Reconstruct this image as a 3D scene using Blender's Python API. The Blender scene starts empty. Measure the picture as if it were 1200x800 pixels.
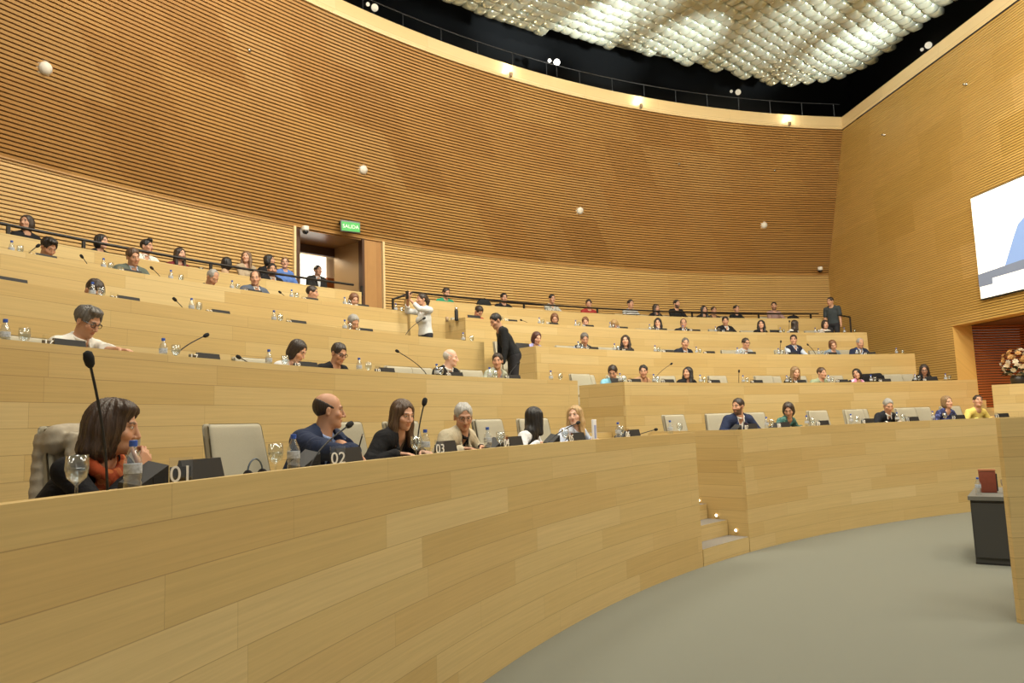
import bpy, bmesh, math, random
import numpy as np
from mathutils import Vector, Matrix
random.seed(7); np.random.seed(7)
SC = bpy.context.scene
COL = SC.collection
# ------------------------------------------------------------------ camera
F_PX, PITCH, ROLL, EYE = 881.1, 0.11096, 0.035, 1.758
def camera():
    cd = bpy.data.cameras.new('camera'); co = bpy.data.objects.new('camera', cd); COL.objects.link(co)
    cd.sensor_fit = 'HORIZONTAL'; cd.sensor_width = 36; cd.lens = 36 * F_PX / 1200; cd.clip_end = 200; cd.clip_start = .05
    s, c = math.sin(PITCH), math.cos(PITCH); cr, sr = math.cos(ROLL), math.sin(ROLL)
    U = Vector((1, 0, 0)); V = Vector((0, -s, c)); Fw = Vector((0, c, s))
    X = cr * U - sr * V; Y = sr * U + cr * V
    m = Matrix((X, Y, -Fw)).transposed().to_4x4(); m.translation = (0, 0, EYE)
    co.matrix_world = m; SC.camera = co
camera()
# ------------------------------------------------------------------ world, light, exposure
SC.view_settings.view_transform = 'Standard'; SC.view_settings.look = 'None'
SC.view_settings.gamma = 1; SC.view_settings.use_curve_mapping = False
SC.view_settings.exposure = 0.07
W = bpy.data.worlds.new('world'); SC.world = W; W.use_nodes = True
W.node_tree.nodes['Background'].inputs[0].default_value = (1.0, .90, .74, 1)
W.node_tree.nodes['Background'].inputs[1].default_value = .30
def light(name, kind, loc, energy, color=(1, .92, .78), size=1., target=None, spot=None, blend=.6, size_y=None):
    ld = bpy.data.lights.new(name, kind); ld.energy = energy; ld.color = color
    if kind == 'AREA':
        ld.size = size
        if size_y: ld.shape = 'RECTANGLE'; ld.size_y = size_y
    else: ld.shadow_soft_size = size
    if spot: ld.spot_size = math.radians(spot); ld.spot_blend = blend
    o = bpy.data.objects.new(name, ld); COL.objects.link(o); o.location = loc
    if target is not None:
        o.rotation_euler = (Vector(target) - Vector(loc)).to_track_quat('-Z', 'Y').to_euler()
    return o
WARM = (1, .93, .78)
for (x, y, e, tx, ty) in ((-2, 3, 420, -3, 7), (4, 3, 620, 3, 11), (-2.5, 9.5, 520, -2, 13), (3, 11, 720, 3, 16), (8, 10, 700, 8, 16), (9, 4, 480, 6, 10)):
    light('added_ceiling_fill', 'AREA', (x, y, 11.0), e, WARM, 2.6, (tx, ty, 1))  # soft area lamps added out of view as general fill light
# ------------------------------------------------------------------ hall geometry (plan is a fan of circles round C)
CX, CY = 13.705, -.94
RZ = {1: (15.37, 1.595), 2: (17.73, 2.396), 3: (19.37, 3.133), 4: (21.29, 3.890), 5: (22.96, 4.510), 6: (24.68, 6.16)}
FL = {k: RZ[k][1] - .80 for k in (1, 2, 3, 4, 5)}; FL[0] = 0.
AISLE = {1: (134.0, 138.5), 2: (132.2, 135.9), 3: (133.3, 137.0), 4: (133.3, 137.1), 5: (133.6, 136.6)}   # right block starts, left block ends
REND = {1: 103.5, 2: 101.75, 3: 102.1, 4: 101.5, 5: 101.8}
TH_L = 188.
CONE = (23.2 - 24.68) / (10.3 - 6.16)
rad = math.radians
def P(r, th, z=0.): return Vector((CX + r * math.cos(rad(th)), CY + r * math.sin(rad(th)), z))
def polar(v): return math.hypot(v[0] - CX, v[1] - CY), math.degrees(math.atan2(v[1] - CY, v[0] - CX))
def ray(px, py):
    a, b = px - 600, 400 - py; cr, sr = math.cos(ROLL), math.sin(ROLL)
    u = cr * a + sr * b; v = -sr * a + cr * b; c, s = math.cos(PITCH), math.sin(PITCH)
    return Vector((u, F_PX * c - v * s, F_PX * s + v * c)) / F_PX
def on_R(px, py, R):
    """where the sight line of a photo pixel meets the circle of radius R (far side)"""
    d = ray(px, py); A = d.x ** 2 + d.y ** 2; B = -2 * (d.x * CX + d.y * CY); c = CX ** 2 + CY ** 2 - R * R
    t = (-B + math.sqrt(B * B - 4 * A * c)) / 2 / A
    return Vector((d.x * t, d.y * t, d.z * t + EYE))
def on_y(px, py, y):
    d = ray(px, py); t = y / d.y; return Vector((d.x * t, y, d.z * t + EYE))
def on_z(px, py, z):
    d = ray(px, py); t = (z - EYE) / d.z; return Vector((d.x * t, d.y * t, z))
WA = Vector((10.25, 21.9, 0)); WT = Vector((-.103, 1, 0)).normalized(); WN = Vector((-1, -.103, 0)).normalized()
def wallp(s, z, out=0.): return WA + WT * s + WN * out + Vector((0, 0, z))      # s grows away from the camera
def on_wall(px, py, out=0.):
    d = ray(px, py); o = Vector((0, 0, EYE)); t = ((WA + WN * out) - o).dot(WN) / d.dot(WN); p = o + d * t
    return (p - WA).dot(WT), p.z
def on_cone(px, py):
    p = on_R(px, py, 24.2)
    for _ in range(9): p = on_R(px, py, 24.68 + CONE * (p.z - 6.16))
    return p
# ------------------------------------------------------------------ materials
MATS = {}
def newmat(name):
    m = bpy.data.materials.new(name); m.use_nodes = True
    return m, m.node_tree.nodes, m.node_tree.links, m.node_tree.nodes['Principled BSDF']
def plain(name, col, rough=.6, metal=0., noise=.0, nscale=40, emit=0., bump=0., trans=0., ior=1.45, coat=0.):
    if name in MATS: return MATS[name]
    m, N, L, b = newmat(name); MATS[name] = m
    b.inputs['Base Color'].default_value = (*col, 1); b.inputs['Roughness'].default_value = rough; b.inputs['Metallic'].default_value = metal
    if trans: b.inputs['Transmission Weight'].default_value = trans; b.inputs['IOR'].default_value = ior
    if coat: b.inputs['Coat Weight'].default_value = coat
    if emit: b.inputs['Emission Color'].default_value = (*col, 1); b.inputs['Emission Strength'].default_value = emit
    if noise or bump:
        tc = N.new('ShaderNodeTexCoord'); n = N.new('ShaderNodeTexNoise'); n.inputs['Scale'].default_value = nscale; n.inputs['Detail'].default_value = 4
        L.new(tc.outputs['Object'], n.inputs['Vector'])
        if noise:
            mx = N.new('ShaderNodeMix'); mx.data_type = 'RGBA'
            mx.inputs[6].default_value = (*[c * (1 - noise) for c in col], 1); mx.inputs[7].default_value = (*[min(1, c * (1 + noise)) for c in col], 1)
            L.new(n.outputs['Fac'], mx.inputs[0]); L.new(mx.outputs[2], b.inputs['Base Color'])
        if bump:
            bp = N.new('ShaderNodeBump'); bp.inputs['Strength'].default_value = bump; bp.inputs['Distance'].default_value = .01
            L.new(n.outputs['Fac'], bp.inputs['Height']); L.new(bp.outputs[0], b.inputs['Normal'])
    return m
def math_node(N, L, op, a, b=None, c=None):
    n = N.new('ShaderNodeMath'); n.operation = op
    for i, v in enumerate((a, b, c)):
        if v is None: continue
        if isinstance(v, (int, float)): n.inputs[i].default_value = v
        else: L.new(v, n.inputs[i])
    return n.outputs[0]
def planks(name, cols, length, height, v0=0., line=.002, rough=.42, spec=.5, dark=.45, grain=.12):
    """boards from UV (metres): random tint per board, hairline joints, fine grain"""
    m, N, L, b = newmat(name); MATS[name] = m
    uv = N.new('ShaderNodeUVMap'); sp = N.new('ShaderNodeSeparateXYZ'); L.new(uv.outputs[0], sp.inputs[0])
    v = math_node(N, L, 'DIVIDE', math_node(N, L, 'SUBTRACT', sp.outputs[1], v0), height)
    row = math_node(N, L, 'FLOOR', v)
    wn = N.new('ShaderNodeTexWhiteNoise'); wn.noise_dimensions = '1D'; L.new(row, wn.inputs['W'])
    u = math_node(N, L, 'ADD', math_node(N, L, 'DIVIDE', sp.outputs[0], length), math_node(N, L, 'MULTIPLY', wn.outputs[0], 7.3))
    idx = math_node(N, L, 'FLOOR', u)
    cmb = N.new('ShaderNodeCombineXYZ'); L.new(idx, cmb.inputs[0]); L.new(row, cmb.inputs[1])
    w2 = N.new('ShaderNodeTexWhiteNoise'); w2.noise_dimensions = '2D'; L.new(cmb.outputs[0], w2.inputs['Vector'])
    ramp = N.new('ShaderNodeValToRGB'); e = ramp.color_ramp.elements
    e[0].position = 0; e[0].color = (*cols[0], 1); e[1].position = 1; e[1].color = (*cols[-1], 1)
    for i, c in enumerate(cols[1:-1]):
        q = e.new((i + 1) / (len(cols) - 1)); q.color = (*c, 1)
    L.new(w2.outputs[0], ramp.inputs[0])
    # grain
    gv = N.new('ShaderNodeCombineXYZ'); L.new(math_node(N, L, 'MULTIPLY', u, 1.6), gv.inputs[0]); L.new(math_node(N, L, 'MULTIPLY', v, 9.), gv.inputs[1]); L.new(w2.outputs[0], gv.inputs[2])
    gn = N.new('ShaderNodeTexNoise'); gn.inputs['Scale'].default_value = 1.3; gn.inputs['Detail'].default_value = 5; gn.inputs['Distortion'].default_value = .6; L.new(gv.outputs[0], gn.inputs['Vector'])
    hs = N.new('ShaderNodeHueSaturation'); L.new(ramp.outputs[0], hs.inputs['Color'])
    L.new(math_node(N, L, 'ADD', 1 - grain, math_node(N, L, 'MULTIPLY', gn.outputs[0], 2 * grain)), hs.inputs['Value'])
    col = hs.outputs[0]
    if line:
        fu = math_node(N, L, 'FRACT', u); fv = math_node(N, L, 'FRACT', v)
        du = math_node(N, L, 'MULTIPLY', math_node(N, L, 'MINIMUM', fu, math_node(N, L, 'SUBTRACT', 1, fu)), length)
        dv = math_node(N, L, 'MULTIPLY', math_node(N, L, 'MINIMUM', fv, math_node(N, L, 'SUBTRACT', 1, fv)), height)
        near = math_node(N, L, 'LESS_THAN', math_node(N, L, 'MINIMUM', math_node(N, L, 'ADD', du, line * .4), dv), line)
        mx = N.new('ShaderNodeMix'); mx.data_type = 'RGBA'; L.new(math_node(N, L, 'MULTIPLY', near, dark), mx.inputs[0]); L.new(col, mx.inputs[6])
        mx.inputs[7].default_value = (.16, .09, .03, 1); col = mx.outputs[2]
    L.new(col, b.inputs['Base Color']); b.inputs['Roughness'].default_value = rough; b.inputs['Specular IOR Level'].default_value = spec
    return m
MAPLE = [(.525, .362, .138), (.57, .41, .168), (.60, .445, .195), (.55, .38, .148), (.625, .475, .222)]
M_desk = planks('maple_boards', MAPLE, 1.7, .185, v0=-.01, line=.002, grain=.17)
M_desk_fine = planks('maple_boards_fine', MAPLE, 1.5, .165, v0=.03, line=.0024, grain=.17)
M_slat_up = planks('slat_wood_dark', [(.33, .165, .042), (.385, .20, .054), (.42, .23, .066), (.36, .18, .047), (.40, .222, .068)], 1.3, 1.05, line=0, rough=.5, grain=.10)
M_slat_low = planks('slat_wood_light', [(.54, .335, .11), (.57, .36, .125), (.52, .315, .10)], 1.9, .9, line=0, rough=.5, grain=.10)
M_slat_right = planks('slat_wood_gold', [(.54, .335, .085), (.62, .39, .115), (.57, .36, .098), (.65, .42, .14)], 1.6, .8, line=0, rough=.42, grain=.16)
M_gap = plain('slat_gap', (.05, .022, .008), .9)
M_gap_r = plain('slat_gap_gold', (.26, .145, .036), .9)
M_trim = planks('trim_wood', [(.74, .55, .28), (.78, .60, .33)], 2.4, .8, line=.003, rough=.35, grain=.05)
M_carpet = plain('carpet', (.165, .168, .135), .95, noise=.14, nscale=260, bump=.25)
M_tread = plain('step_carpet', (.20, .18, .15), .95, noise=.15, nscale=200)
M_black = plain('void_black', (.012, .013, .014), .6)
M_glossblack = plain('void_gloss', (.02, .022, .025), .28)
M_rail = plain('rail_black', (.015, .013, .012), .4, metal=.3)
M_greyrail = plain('rail_grey', (.10, .105, .115), .4, metal=.8)
M_orange = planks('corridor_wood', [(.30, .085, .018), (.36, .11, .022)], 1.5, .7, line=0, rough=.4)
M_white = plain('white_plastic', (.72, .68, .60), .45)
M_dark = plain('dark_plastic', (.010, .010, .011), .62)
M_cream = plain('cream_upholstery', (.40, .365, .27), .75, noise=.06, nscale=90)
M_chrome = plain('steel', (.6, .6, .6), .25, metal=1.)
M_cab = plain('charcoal_laminate', (.045, .046, .044), .55, noise=.06, nscale=30)
M_cabtop = plain('cabinet_top', (.14, .14, .125), .5)
# ------------------------------------------------------------------ mesh helpers
class MB:
    def __init__(s): s.v = []; s.f = []; s.uv = []; s.mi = []
    def quad(s, pts, uvs=None, mi=0):
        i = len(s.v); s.v += [tuple(p) for p in pts]; s.f.append(tuple(range(i, i + len(pts))))
        s.uv.append(uvs or [(0, 0)] * len(pts)); s.mi.append(mi)
    def box(s, c, size, rz=0., mi=0, M=None):
        hx, hy, hz = [k / 2 for k in size]; cs, sn = math.cos(rz), math.sin(rz)
        def T(x, y, z):
            if M is not None: return tuple(M @ Vector((x, y, z)) + Vector(c))
            return (c[0] + x * cs - y * sn, c[1] + x * sn + y * cs, c[2] + z)
        for ax in range(3):
            for sg in (-1, 1):
                a, b = [(1, 2), (2, 0), (0, 1)][ax]; h = (hx, hy, hz); q = []; uv = []
                for da, db in ((-1, -1), (1, -1), (1, 1), (-1, 1)) if sg > 0 else ((-1, -1), (-1, 1), (1, 1), (1, -1)):
                    l = [0, 0, 0]; l[ax] = sg * h[ax]; l[a] = da * h[a]; l[b] = db * h[b]
                    q.append(T(*l))
                    if ax == 2: uv.append((l[0] + c[0], l[1] + c[1]))
                    elif ax == 0: uv.append((l[1] + c[1], l[2] + c[2]))
                    else: uv.append((l[0] + c[0], l[2] + c[2]))
                s.quad(q, uv, mi)
    def sweep(s, prof, th0, th1, step=1.0, closed=True, caps=True, mis=None, flip=False):
        """profile [(r,z)] swept round the hall's centre; uv = (arc metres, height along the profile)"""
        n = max(1, int(math.ceil(abs(th1 - th0) / step))); ths = [th0 + (th1 - th0) * i / n for i in range(n + 1)]
        m = len(prof); segs = m if closed else m - 1
        base = len(s.v)
        for t in ths: s.v += [tuple(P(r, t, z)) for r, z in prof]
        for j in range(segs):
            (r0, z0), (r1, z1) = prof[j], prof[(j + 1) % m]
            rr = .5 * (r0 + r1); flat = abs(z1 - z0) < abs(r1 - r0) * .5
            a0, a1 = (r0, r1) if flat else (z0, z1)
            for i in range(n):
                q = (base + i * m + j, base + (i + 1) * m + j, base + (i + 1) * m + (j + 1) % m, base + i * m + (j + 1) % m)
                u0, u1 = rad(ths[i]) * rr, rad(ths[i + 1]) * rr
                uv = [(u0, a0), (u1, a0), (u1, a1), (u0, a1)]
                if flip: q = q[::-1]; uv = uv[::-1]
                s.f.append(q); s.uv.append(uv); s.mi.append(mis[j] if mis else 0)
        if caps and closed:
            for k in (0, n):
                idx = [base + k * m + j for j in range(m)]
                if k == 0: idx = idx[::-1]
                s.f.append(tuple(idx)); s.uv.append([(polar(s.v[q])[0], s.v[q][2]) for q in idx]); s.mi.append(0)
    def tube(s, pts, r, n=8, mi=0, cap=True, rs=None):
        pts = [Vector(p) for p in pts]; rings = []; prev = None
        for i, p in enumerate(pts):
            d = (pts[min(i + 1, len(pts) - 1)] - pts[max(i - 1, 0)]).normalized()
            a = d.orthogonal().normalized() if prev is None else (prev - d * prev.dot(d)).normalized()
            prev = a; b = d.cross(a); rr = rs[i] if rs else r
            rings.append(len(s.v)); s.v += [tuple(p + (a * math.cos(2 * math.pi * k / n) + b * math.sin(2 * math.pi * k / n)) * rr) for k in range(n)]
        for i in range(len(pts) - 1):
            for k in range(n):
                q = (rings[i] + k, rings[i] + (k + 1) % n, rings[i + 1] + (k + 1) % n, rings[i + 1] + k)
                s.f.append(q); s.uv.append([(0, 0)] * 4); s.mi.append(mi)
        if cap:
            for ri, rev in ((rings[0], True), (rings[-1], False)):
                q = [ri + k for k in range(n)]; q = q[::-1] if rev else q
                s.f.append(tuple(q)); s.uv.append([(0, 0)] * n); s.mi.append(mi)
    def lathe(s, prof, c=(0, 0, 0), n=16, mi=0):
        rings = []
        for r, z in prof:
            rings.append(len(s.v)); s.v += [(c[0] + r * math.cos(2 * math.pi * k / n), c[1] + r * math.sin(2 * math.pi * k / n), c[2] + z) for k in range(n)]
        for i in range(len(prof) - 1):
            for k in range(n):
                s.f.append((rings[i] + k, rings[i] + (k + 1) % n, rings[i + 1] + (k + 1) % n, rings[i + 1] + k)); s.uv.append([(0, 0)] * 4); s.mi.append(mi)
        for ri, rev in ((rings[0], True), (rings[-1], False)):
            q = [ri + k for k in range(n)]; q = q[::-1] if rev else q
            s.f.append(tuple(q)); s.uv.append([(0, 0)] * n); s.mi.append(mi)
    def build(s, name, mats, parent=None, smooth=False, loc=None):
        me = bpy.data.meshes.new(name); me.from_pydata(s.v, [], s.f)
        ul = me.uv_layers.new(name='UVMap'); flat = [c for f in s.uv for p in f for c in p]; ul.data.foreach_set('uv', flat)
        me.polygons.foreach_set('material_index', s.mi)
        for m in (mats if isinstance(mats, (list, tuple)) else [mats]): me.materials.append(m)
        if smooth: me.polygons.foreach_set('use_smooth', [True] * len(s.f))
        me.update()
        o = bpy.data.objects.new(name, me); COL.objects.link(o)
        if parent is not None: o.parent = parent
        if loc is not None: o.location = loc
        return o
def rbox(name, size, bev, mat, parent=None, loc=(0, 0, 0), rot=None, seg=3, warp=None):
    bm = bmesh.new(); bmesh.ops.create_cube(bm, size=1)
    for v in bm.verts: v.co = Vector((v.co.x * size[0], v.co.y * size[1], v.co.z * size[2]))
    if warp:
        bmesh.ops.subdivide_edges(bm, edges=bm.edges[:], cuts=5, use_grid_fill=True)
        sharp = [e for e in bm.edges if e.calc_face_angle(0) > .5]
        bmesh.ops.bevel(bm, geom=sharp, offset=bev, segments=seg, affect='EDGES', profile=.5)
        for v in bm.verts: v.co = warp(v.co)
    else: bmesh.ops.bevel(bm, geom=bm.edges[:], offset=bev, segments=seg, affect='EDGES', profile=.5)
    me = bpy.data.meshes.new(name); bm.to_mesh(me); bm.free(); me.materials.append(mat)
    me.polygons.foreach_set('use_smooth', [True] * len(me.polygons))
    o = bpy.data.objects.new(name, me); COL.objects.link(o); o.location = loc
    if rot: o.rotation_euler = rot
    if parent is not None: o.parent = parent
    return o
def thing(name, label, cat, loc=(0, 0, 0), rz=0., group=None):
    o = bpy.data.objects.new(name, None); COL.objects.link(o); o.location = loc; o.rotation_euler = (0, 0, rz)
    o.empty_display_size = .1
    return tag(o, label, cat, group)
def tag(o, label, cat, group=None):
    o['label'] = label; o['category'] = cat
    if group: o['group'] = group
    return o
def struct(o): o['kind'] = 'structure'; return o
def dup(root, loc, rz, label, group=None):
    r = root.copy(); COL.objects.link(r); r.location = loc; r.rotation_euler = (0, 0, rz); r['label'] = label
    if group: r['group'] = group
    for ch in list(root.children):
        c = ch.copy(); COL.objects.link(c); c.parent = r
        for g in list(ch.children):
            d = g.copy(); COL.objects.link(d); d.parent = c
    return r
# ------------------------------------------------------------------ the setting
fl = MB(); fl.quad([(-8, -2, 0), (14, -2, 0), (14, 19, 0), (-8, 19, 0)]); struct(fl.build('floor', M_carpet))
R6 = 24.68
for k in (1, 2, 3, 4, 5):                                    # carpeted tiers behind each desk
    r0 = RZ[k][0] + .02; r1 = RZ[k + 1][0] + (.0 if k < 5 else 4.2)
    lo = FL[k - 1] if k > 1 else 0.
    ar = [(REND[k] if k > 1 else 100.6, AISLE[k][0]), (AISLE[k][1], TH_L)] if k < 5 else [(97.0, AISLE[5][0]), (AISLE[5][1], TH_L)]
    for a_, b_ in ar:
        if k == 5: b_ += .0
        t = MB(); t.sweep([(r0, lo), (r1, lo), (r1, FL[k]), (r0, FL[k])], a_, b_, 2, mis=[0, 0, 1, 0], flip=True)
        struct(t.build('floor_tier', [M_desk_fine, M_tread]))
def slats(mb, z0, z1, rf, th0, th1, pitch, gap, depth, step=1.0):
    n = int(round((z1 - z0) / pitch)); pt = (z1 - z0) / n; prof = []; mis = []
    for i in range(n):
        a = z0 + i * pt; b = a + pt - gap; c = a + pt
        prof += [(rf(a), a), (rf(b), b), (rf(b) + depth, b), (rf(c) + depth, c)]; mis += [0, 0, 1, 0]
    mb.sweep(prof, th0, th1, step, closed=False, mis=mis[:len(prof) - 1], flip=True)
DOOR = (132.45, 137.75); COLM = (132.45, 133.65)
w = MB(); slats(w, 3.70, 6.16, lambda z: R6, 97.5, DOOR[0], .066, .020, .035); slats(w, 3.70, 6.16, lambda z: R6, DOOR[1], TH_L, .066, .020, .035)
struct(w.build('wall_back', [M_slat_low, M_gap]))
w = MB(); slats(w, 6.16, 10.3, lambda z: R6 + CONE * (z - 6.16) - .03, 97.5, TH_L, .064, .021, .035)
w.sweep([(R6 - .03, 6.16), (R6 + .2, 6.16), (R6 + .2, 6.13), (R6 - .03, 6.13)], 97.5, TH_L, 1.5)
struct(w.build('wall_upper', [M_slat_up, M_gap]))
t = MB(); t.sweep([(23.14, 10.3), (23.12, 10.36), (23.17, 10.70), (23.9, 10.70), (23.9, 10.3)], 97.0, TH_L, 1.2, flip=False)
struct(t.build('trim_1', M_trim))
for th in DOOR:                                               # pale edge strips where the slats stop at the doorway
    t = MB(); t.box(P(R6 + .01, th, (3.7 + 6.14) / 2), (.12, .05, 2.44), rad(th)); struct(t.build('trim_2', M_trim))
# doorway recess, its wood column, the corridor behind
t = MB()
t.sweep([(R6 + .0, 3.70), (R6 + .0, 6.13), (R6 + .12, 6.13), (R6 + .12, 3.70)], COLM[0] + .1, COLM[1], .6)
t.box(P(R6 + .06, COLM[1] + .05, 4.92), (.16, .06, 2.42), rad(COLM[1]), mi=1)
struct(t.build('wall_door_column', [planks('column_wood', [(.36, .18, .06), (.42, .22, .075)], .25, 4., line=.004, rough=.4), plain('jamb_dark', (.07, .028, .012), .5)]))
a0 = P(R6, COLM[1], 0); a1 = P(R6 + 1.1, 133.95, 0)
t = MB(); M_leaf = planks('door_veneer', [(.50, .31, .14), (.54, .34, .16)], 3., 3., line=0, rough=.4, grain=.06)
d = (a1 - a0); t.box((a0 + d / 2) + Vector((0, 0, 4.9)) + Vector((d.y, -d.x, 0)).normalized() * .05, (d.length, .08, 2.4), math.atan2(d.y, d.x))
struct(t.build('door_1', M_leaf))
t = MB(); t.sweep([(R6 + .02, 6.10), (R6 + 1.15, 6.10), (R6 + 1.15, 6.16), (R6 + .02, 6.16)], COLM[1], DOOR[1], 1)
struct(t.build('ceiling_doorway', planks('soffit_wood', [(.34, .17, .055), (.40, .2, .065)], 1.2, .3, line=.002, rough=.25)))
t = MB(); t.sweep([(R6 + 1.08, 5.90), (R6 + 1.16, 5.90), (R6 + 1.16, 6.10), (R6 + 1.08, 6.10)], 133.7, DOOR[1], 1)
t.box(P(R6 + .6, DOOR[1] - .2, 4.9), (1.2, .12, 2.42), rad(DOOR[1]))
struct(t.build('door_frame', MATS['jamb_dark']))
t = MB(); t.sweep([(R6 + 2.4, 3.7), (R6 + 2.4, 7), (R6 + 2.5, 7), (R6 + 2.5, 3.7)], 128, 140, 1)
struct(t.build('wall_corridor', plain('corridor_plaster', (.80, .62, .40), .7)))
q0 = on_R(348, 297, R6 + 2.3); q1 = on_R(381.5, 299, R6 + 2.3)
t = MB(); c = (q0 + q1) / 2; dd = q1 - q0; t.box((c.x, c.y, (q0.z + 3.9) / 2), (dd.length, .05, q0.z - 3.9), math.atan2(dd.y, dd.x))
struct(t.build('window_1', plain('daylight_pane', (1., .96, .86), .5, emit=1.6)))
q0 = on_R(381.8, 300, R6 + 2.1); q1 = on_R(399, 300, R6 + 2.1); c = (q0 + q1) / 2; dd = q1 - q0
t = MB(); t.box((c.x, c.y, 4.65), (dd.length, .1, 1.9), math.atan2(dd.y, dd.x)); struct(t.build('wall_corridor_side', plain('orange_panel', (.42, .12, .025), .5)))
light('corridor_lamp', 'POINT', P(R6 + 1.75, 135.6, 6.2), 45, (1, .85, .6), .15)
# right-hand wall: fine horizontal slats round a corridor opening
OP_S = on_wall(1116, 381.5)[0]; OP_Z = 3.77; S_NEAR = -17.5; S_FAR = 2.2
def wall_slats(mb, s0, s1, z0, z1, pitch=.058, gap=.016, depth=.022):
    n = int(round((z1 - z0) / pitch)); pt = (z1 - z0) / n
    for i in range(n):
        a = z0 + i * pt; b = a + pt - gap; c = a + pt
        for (za, oa), (zb, ob), mi in (((a, 0), (b, 0), 0), ((b, 0), (b, -depth), 0), ((b, -depth), (c, -depth), 1), ((c, -depth), (c, 0), 0)):
            mb.quad([wallp(s1, za, oa), wallp(s0, za, oa), wallp(s0, zb, ob), wallp(s1, zb, ob)], [(s1, za), (s0, za), (s0, zb), (s1, zb)], mi)
w = MB(); wall_slats(w, S_NEAR, S_FAR, OP_Z, 10.3); wall_slats(w, OP_S, S_FAR, 0, OP_Z)
for (sa, za, sb, zb) in ((OP_S, 0, OP_S, OP_Z), (OP_S, OP_Z, OP_S - 4.5, OP_Z)):
    w.quad([wallp(sa, za, 0), wallp(sb, zb, 0), wallp(sb, zb, -.5), wallp(sa, za, -.5)], [(sa, za), (sb, zb), (sb, zb + .5), (sa, za + .5)])
struct(w.build('wall_right', [M_slat_right, M_gap_r]))
t = MB()
for (oa, za, ob, zb) in ((.05, 10.3, .06, 10.36), (.06, 10.36, .0, 10.70), (.0, 10.70, -.7, 10.70)):
    t.quad([wallp(S_FAR, za, oa), wallp(S_NEAR, za, oa), wallp(S_NEAR, zb, ob), wallp(S_FAR, zb, ob)], [(S_FAR, za), (S_NEAR, za), (S_NEAR, zb), (S_FAR, zb)])
struct(t.build('trim_3', M_trim))
w = MB()                                                      # the lit corridor seen through the opening
for i in range(62):
    a = i * .062; b = a + .042
    for (za, oa), (zb, ob), mi in (((a, -2.2), (b, -2.2), 0), ((b, -2.2), (b, -2.23), 0), ((b, -2.23), (a + .062, -2.23), 1)):
        w.quad([wallp(OP_S + .6, za, oa), wallp(OP_S - 6, za, oa), wallp(OP_S - 6, zb, ob), wallp(OP_S + .6, zb, ob)], [(0, za), (6, za), (6, zb), (0, zb)], mi)
    for (za, sa), (zb, sb), mi in (((a, .02), (b, .02), 0), ((b, .02), (b, .05), 0), ((b, .05), (a + .062, .05), 1)):
        w.quad([wallp(OP_S + sa, za, -2.2), wallp(OP_S + sa, za, -.03), wallp(OP_S + sb, zb, -.03), wallp(OP_S + sb, zb, -2.2)], [(0, za), (2, za), (2, zb), (0, zb)], mi)
w.quad([wallp(OP_S + .6, OP_Z, -.4), wallp(OP_S - 6, OP_Z, -.4), wallp(OP_S - 6, OP_Z, -2.3), wallp(OP_S + .6, OP_Z, -2.3)], None, 2)
struct(w.build('wall_exit_corridor', [M_orange, M_gap, plain('corridor_ceiling', (.16, .07, .03), .6)]))
light('exit_corridor_lamp', 'POINT', wallp(OP_S - 2.6, .9, -1.3), 120, (1, .52, .18), .2)
# void above the trim: black walls, catwalk, ring rail
t = MB(); t.sweep([(23.42, 10.64), (25.6, 10.64), (25.6, 14.0), (23.0, 14.0)], 92, TH_L, 2, closed=False, flip=True)
for (oa, za, ob, zb) in ((-.25, 10.64, -1.8, 10.64), (-1.8, 10.64, -1.8, 14.0)):
    t.quad([wallp(6, za, oa), wallp(S_NEAR, za, oa), wallp(S_NEAR, zb, ob), wallp(6, zb, ob)])
t.quad([(-14, -3, 14), (16, -3, 14), (16, 28, 14), (-14, 28, 14)])
struct(t.build('wall_ceiling_void', M_glossblack))
r = thing('catwalk_rail', 'thin grey rail running round the black void above the curved wall', 'rail')
t = MB(); t.tube([P(23.6, a, 11.3) for a in np.arange(98, 176, 1.5)], .016, 6); t.build('rail', M_greyrail, r)
for a in np.arange(98.5, 172, 2.62):
    t = MB(); t.tube([P(23.6, a, 10.6), P(23.6, a, 11.3)], .014, 6); t.build('post', M_greyrail, r)
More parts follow.
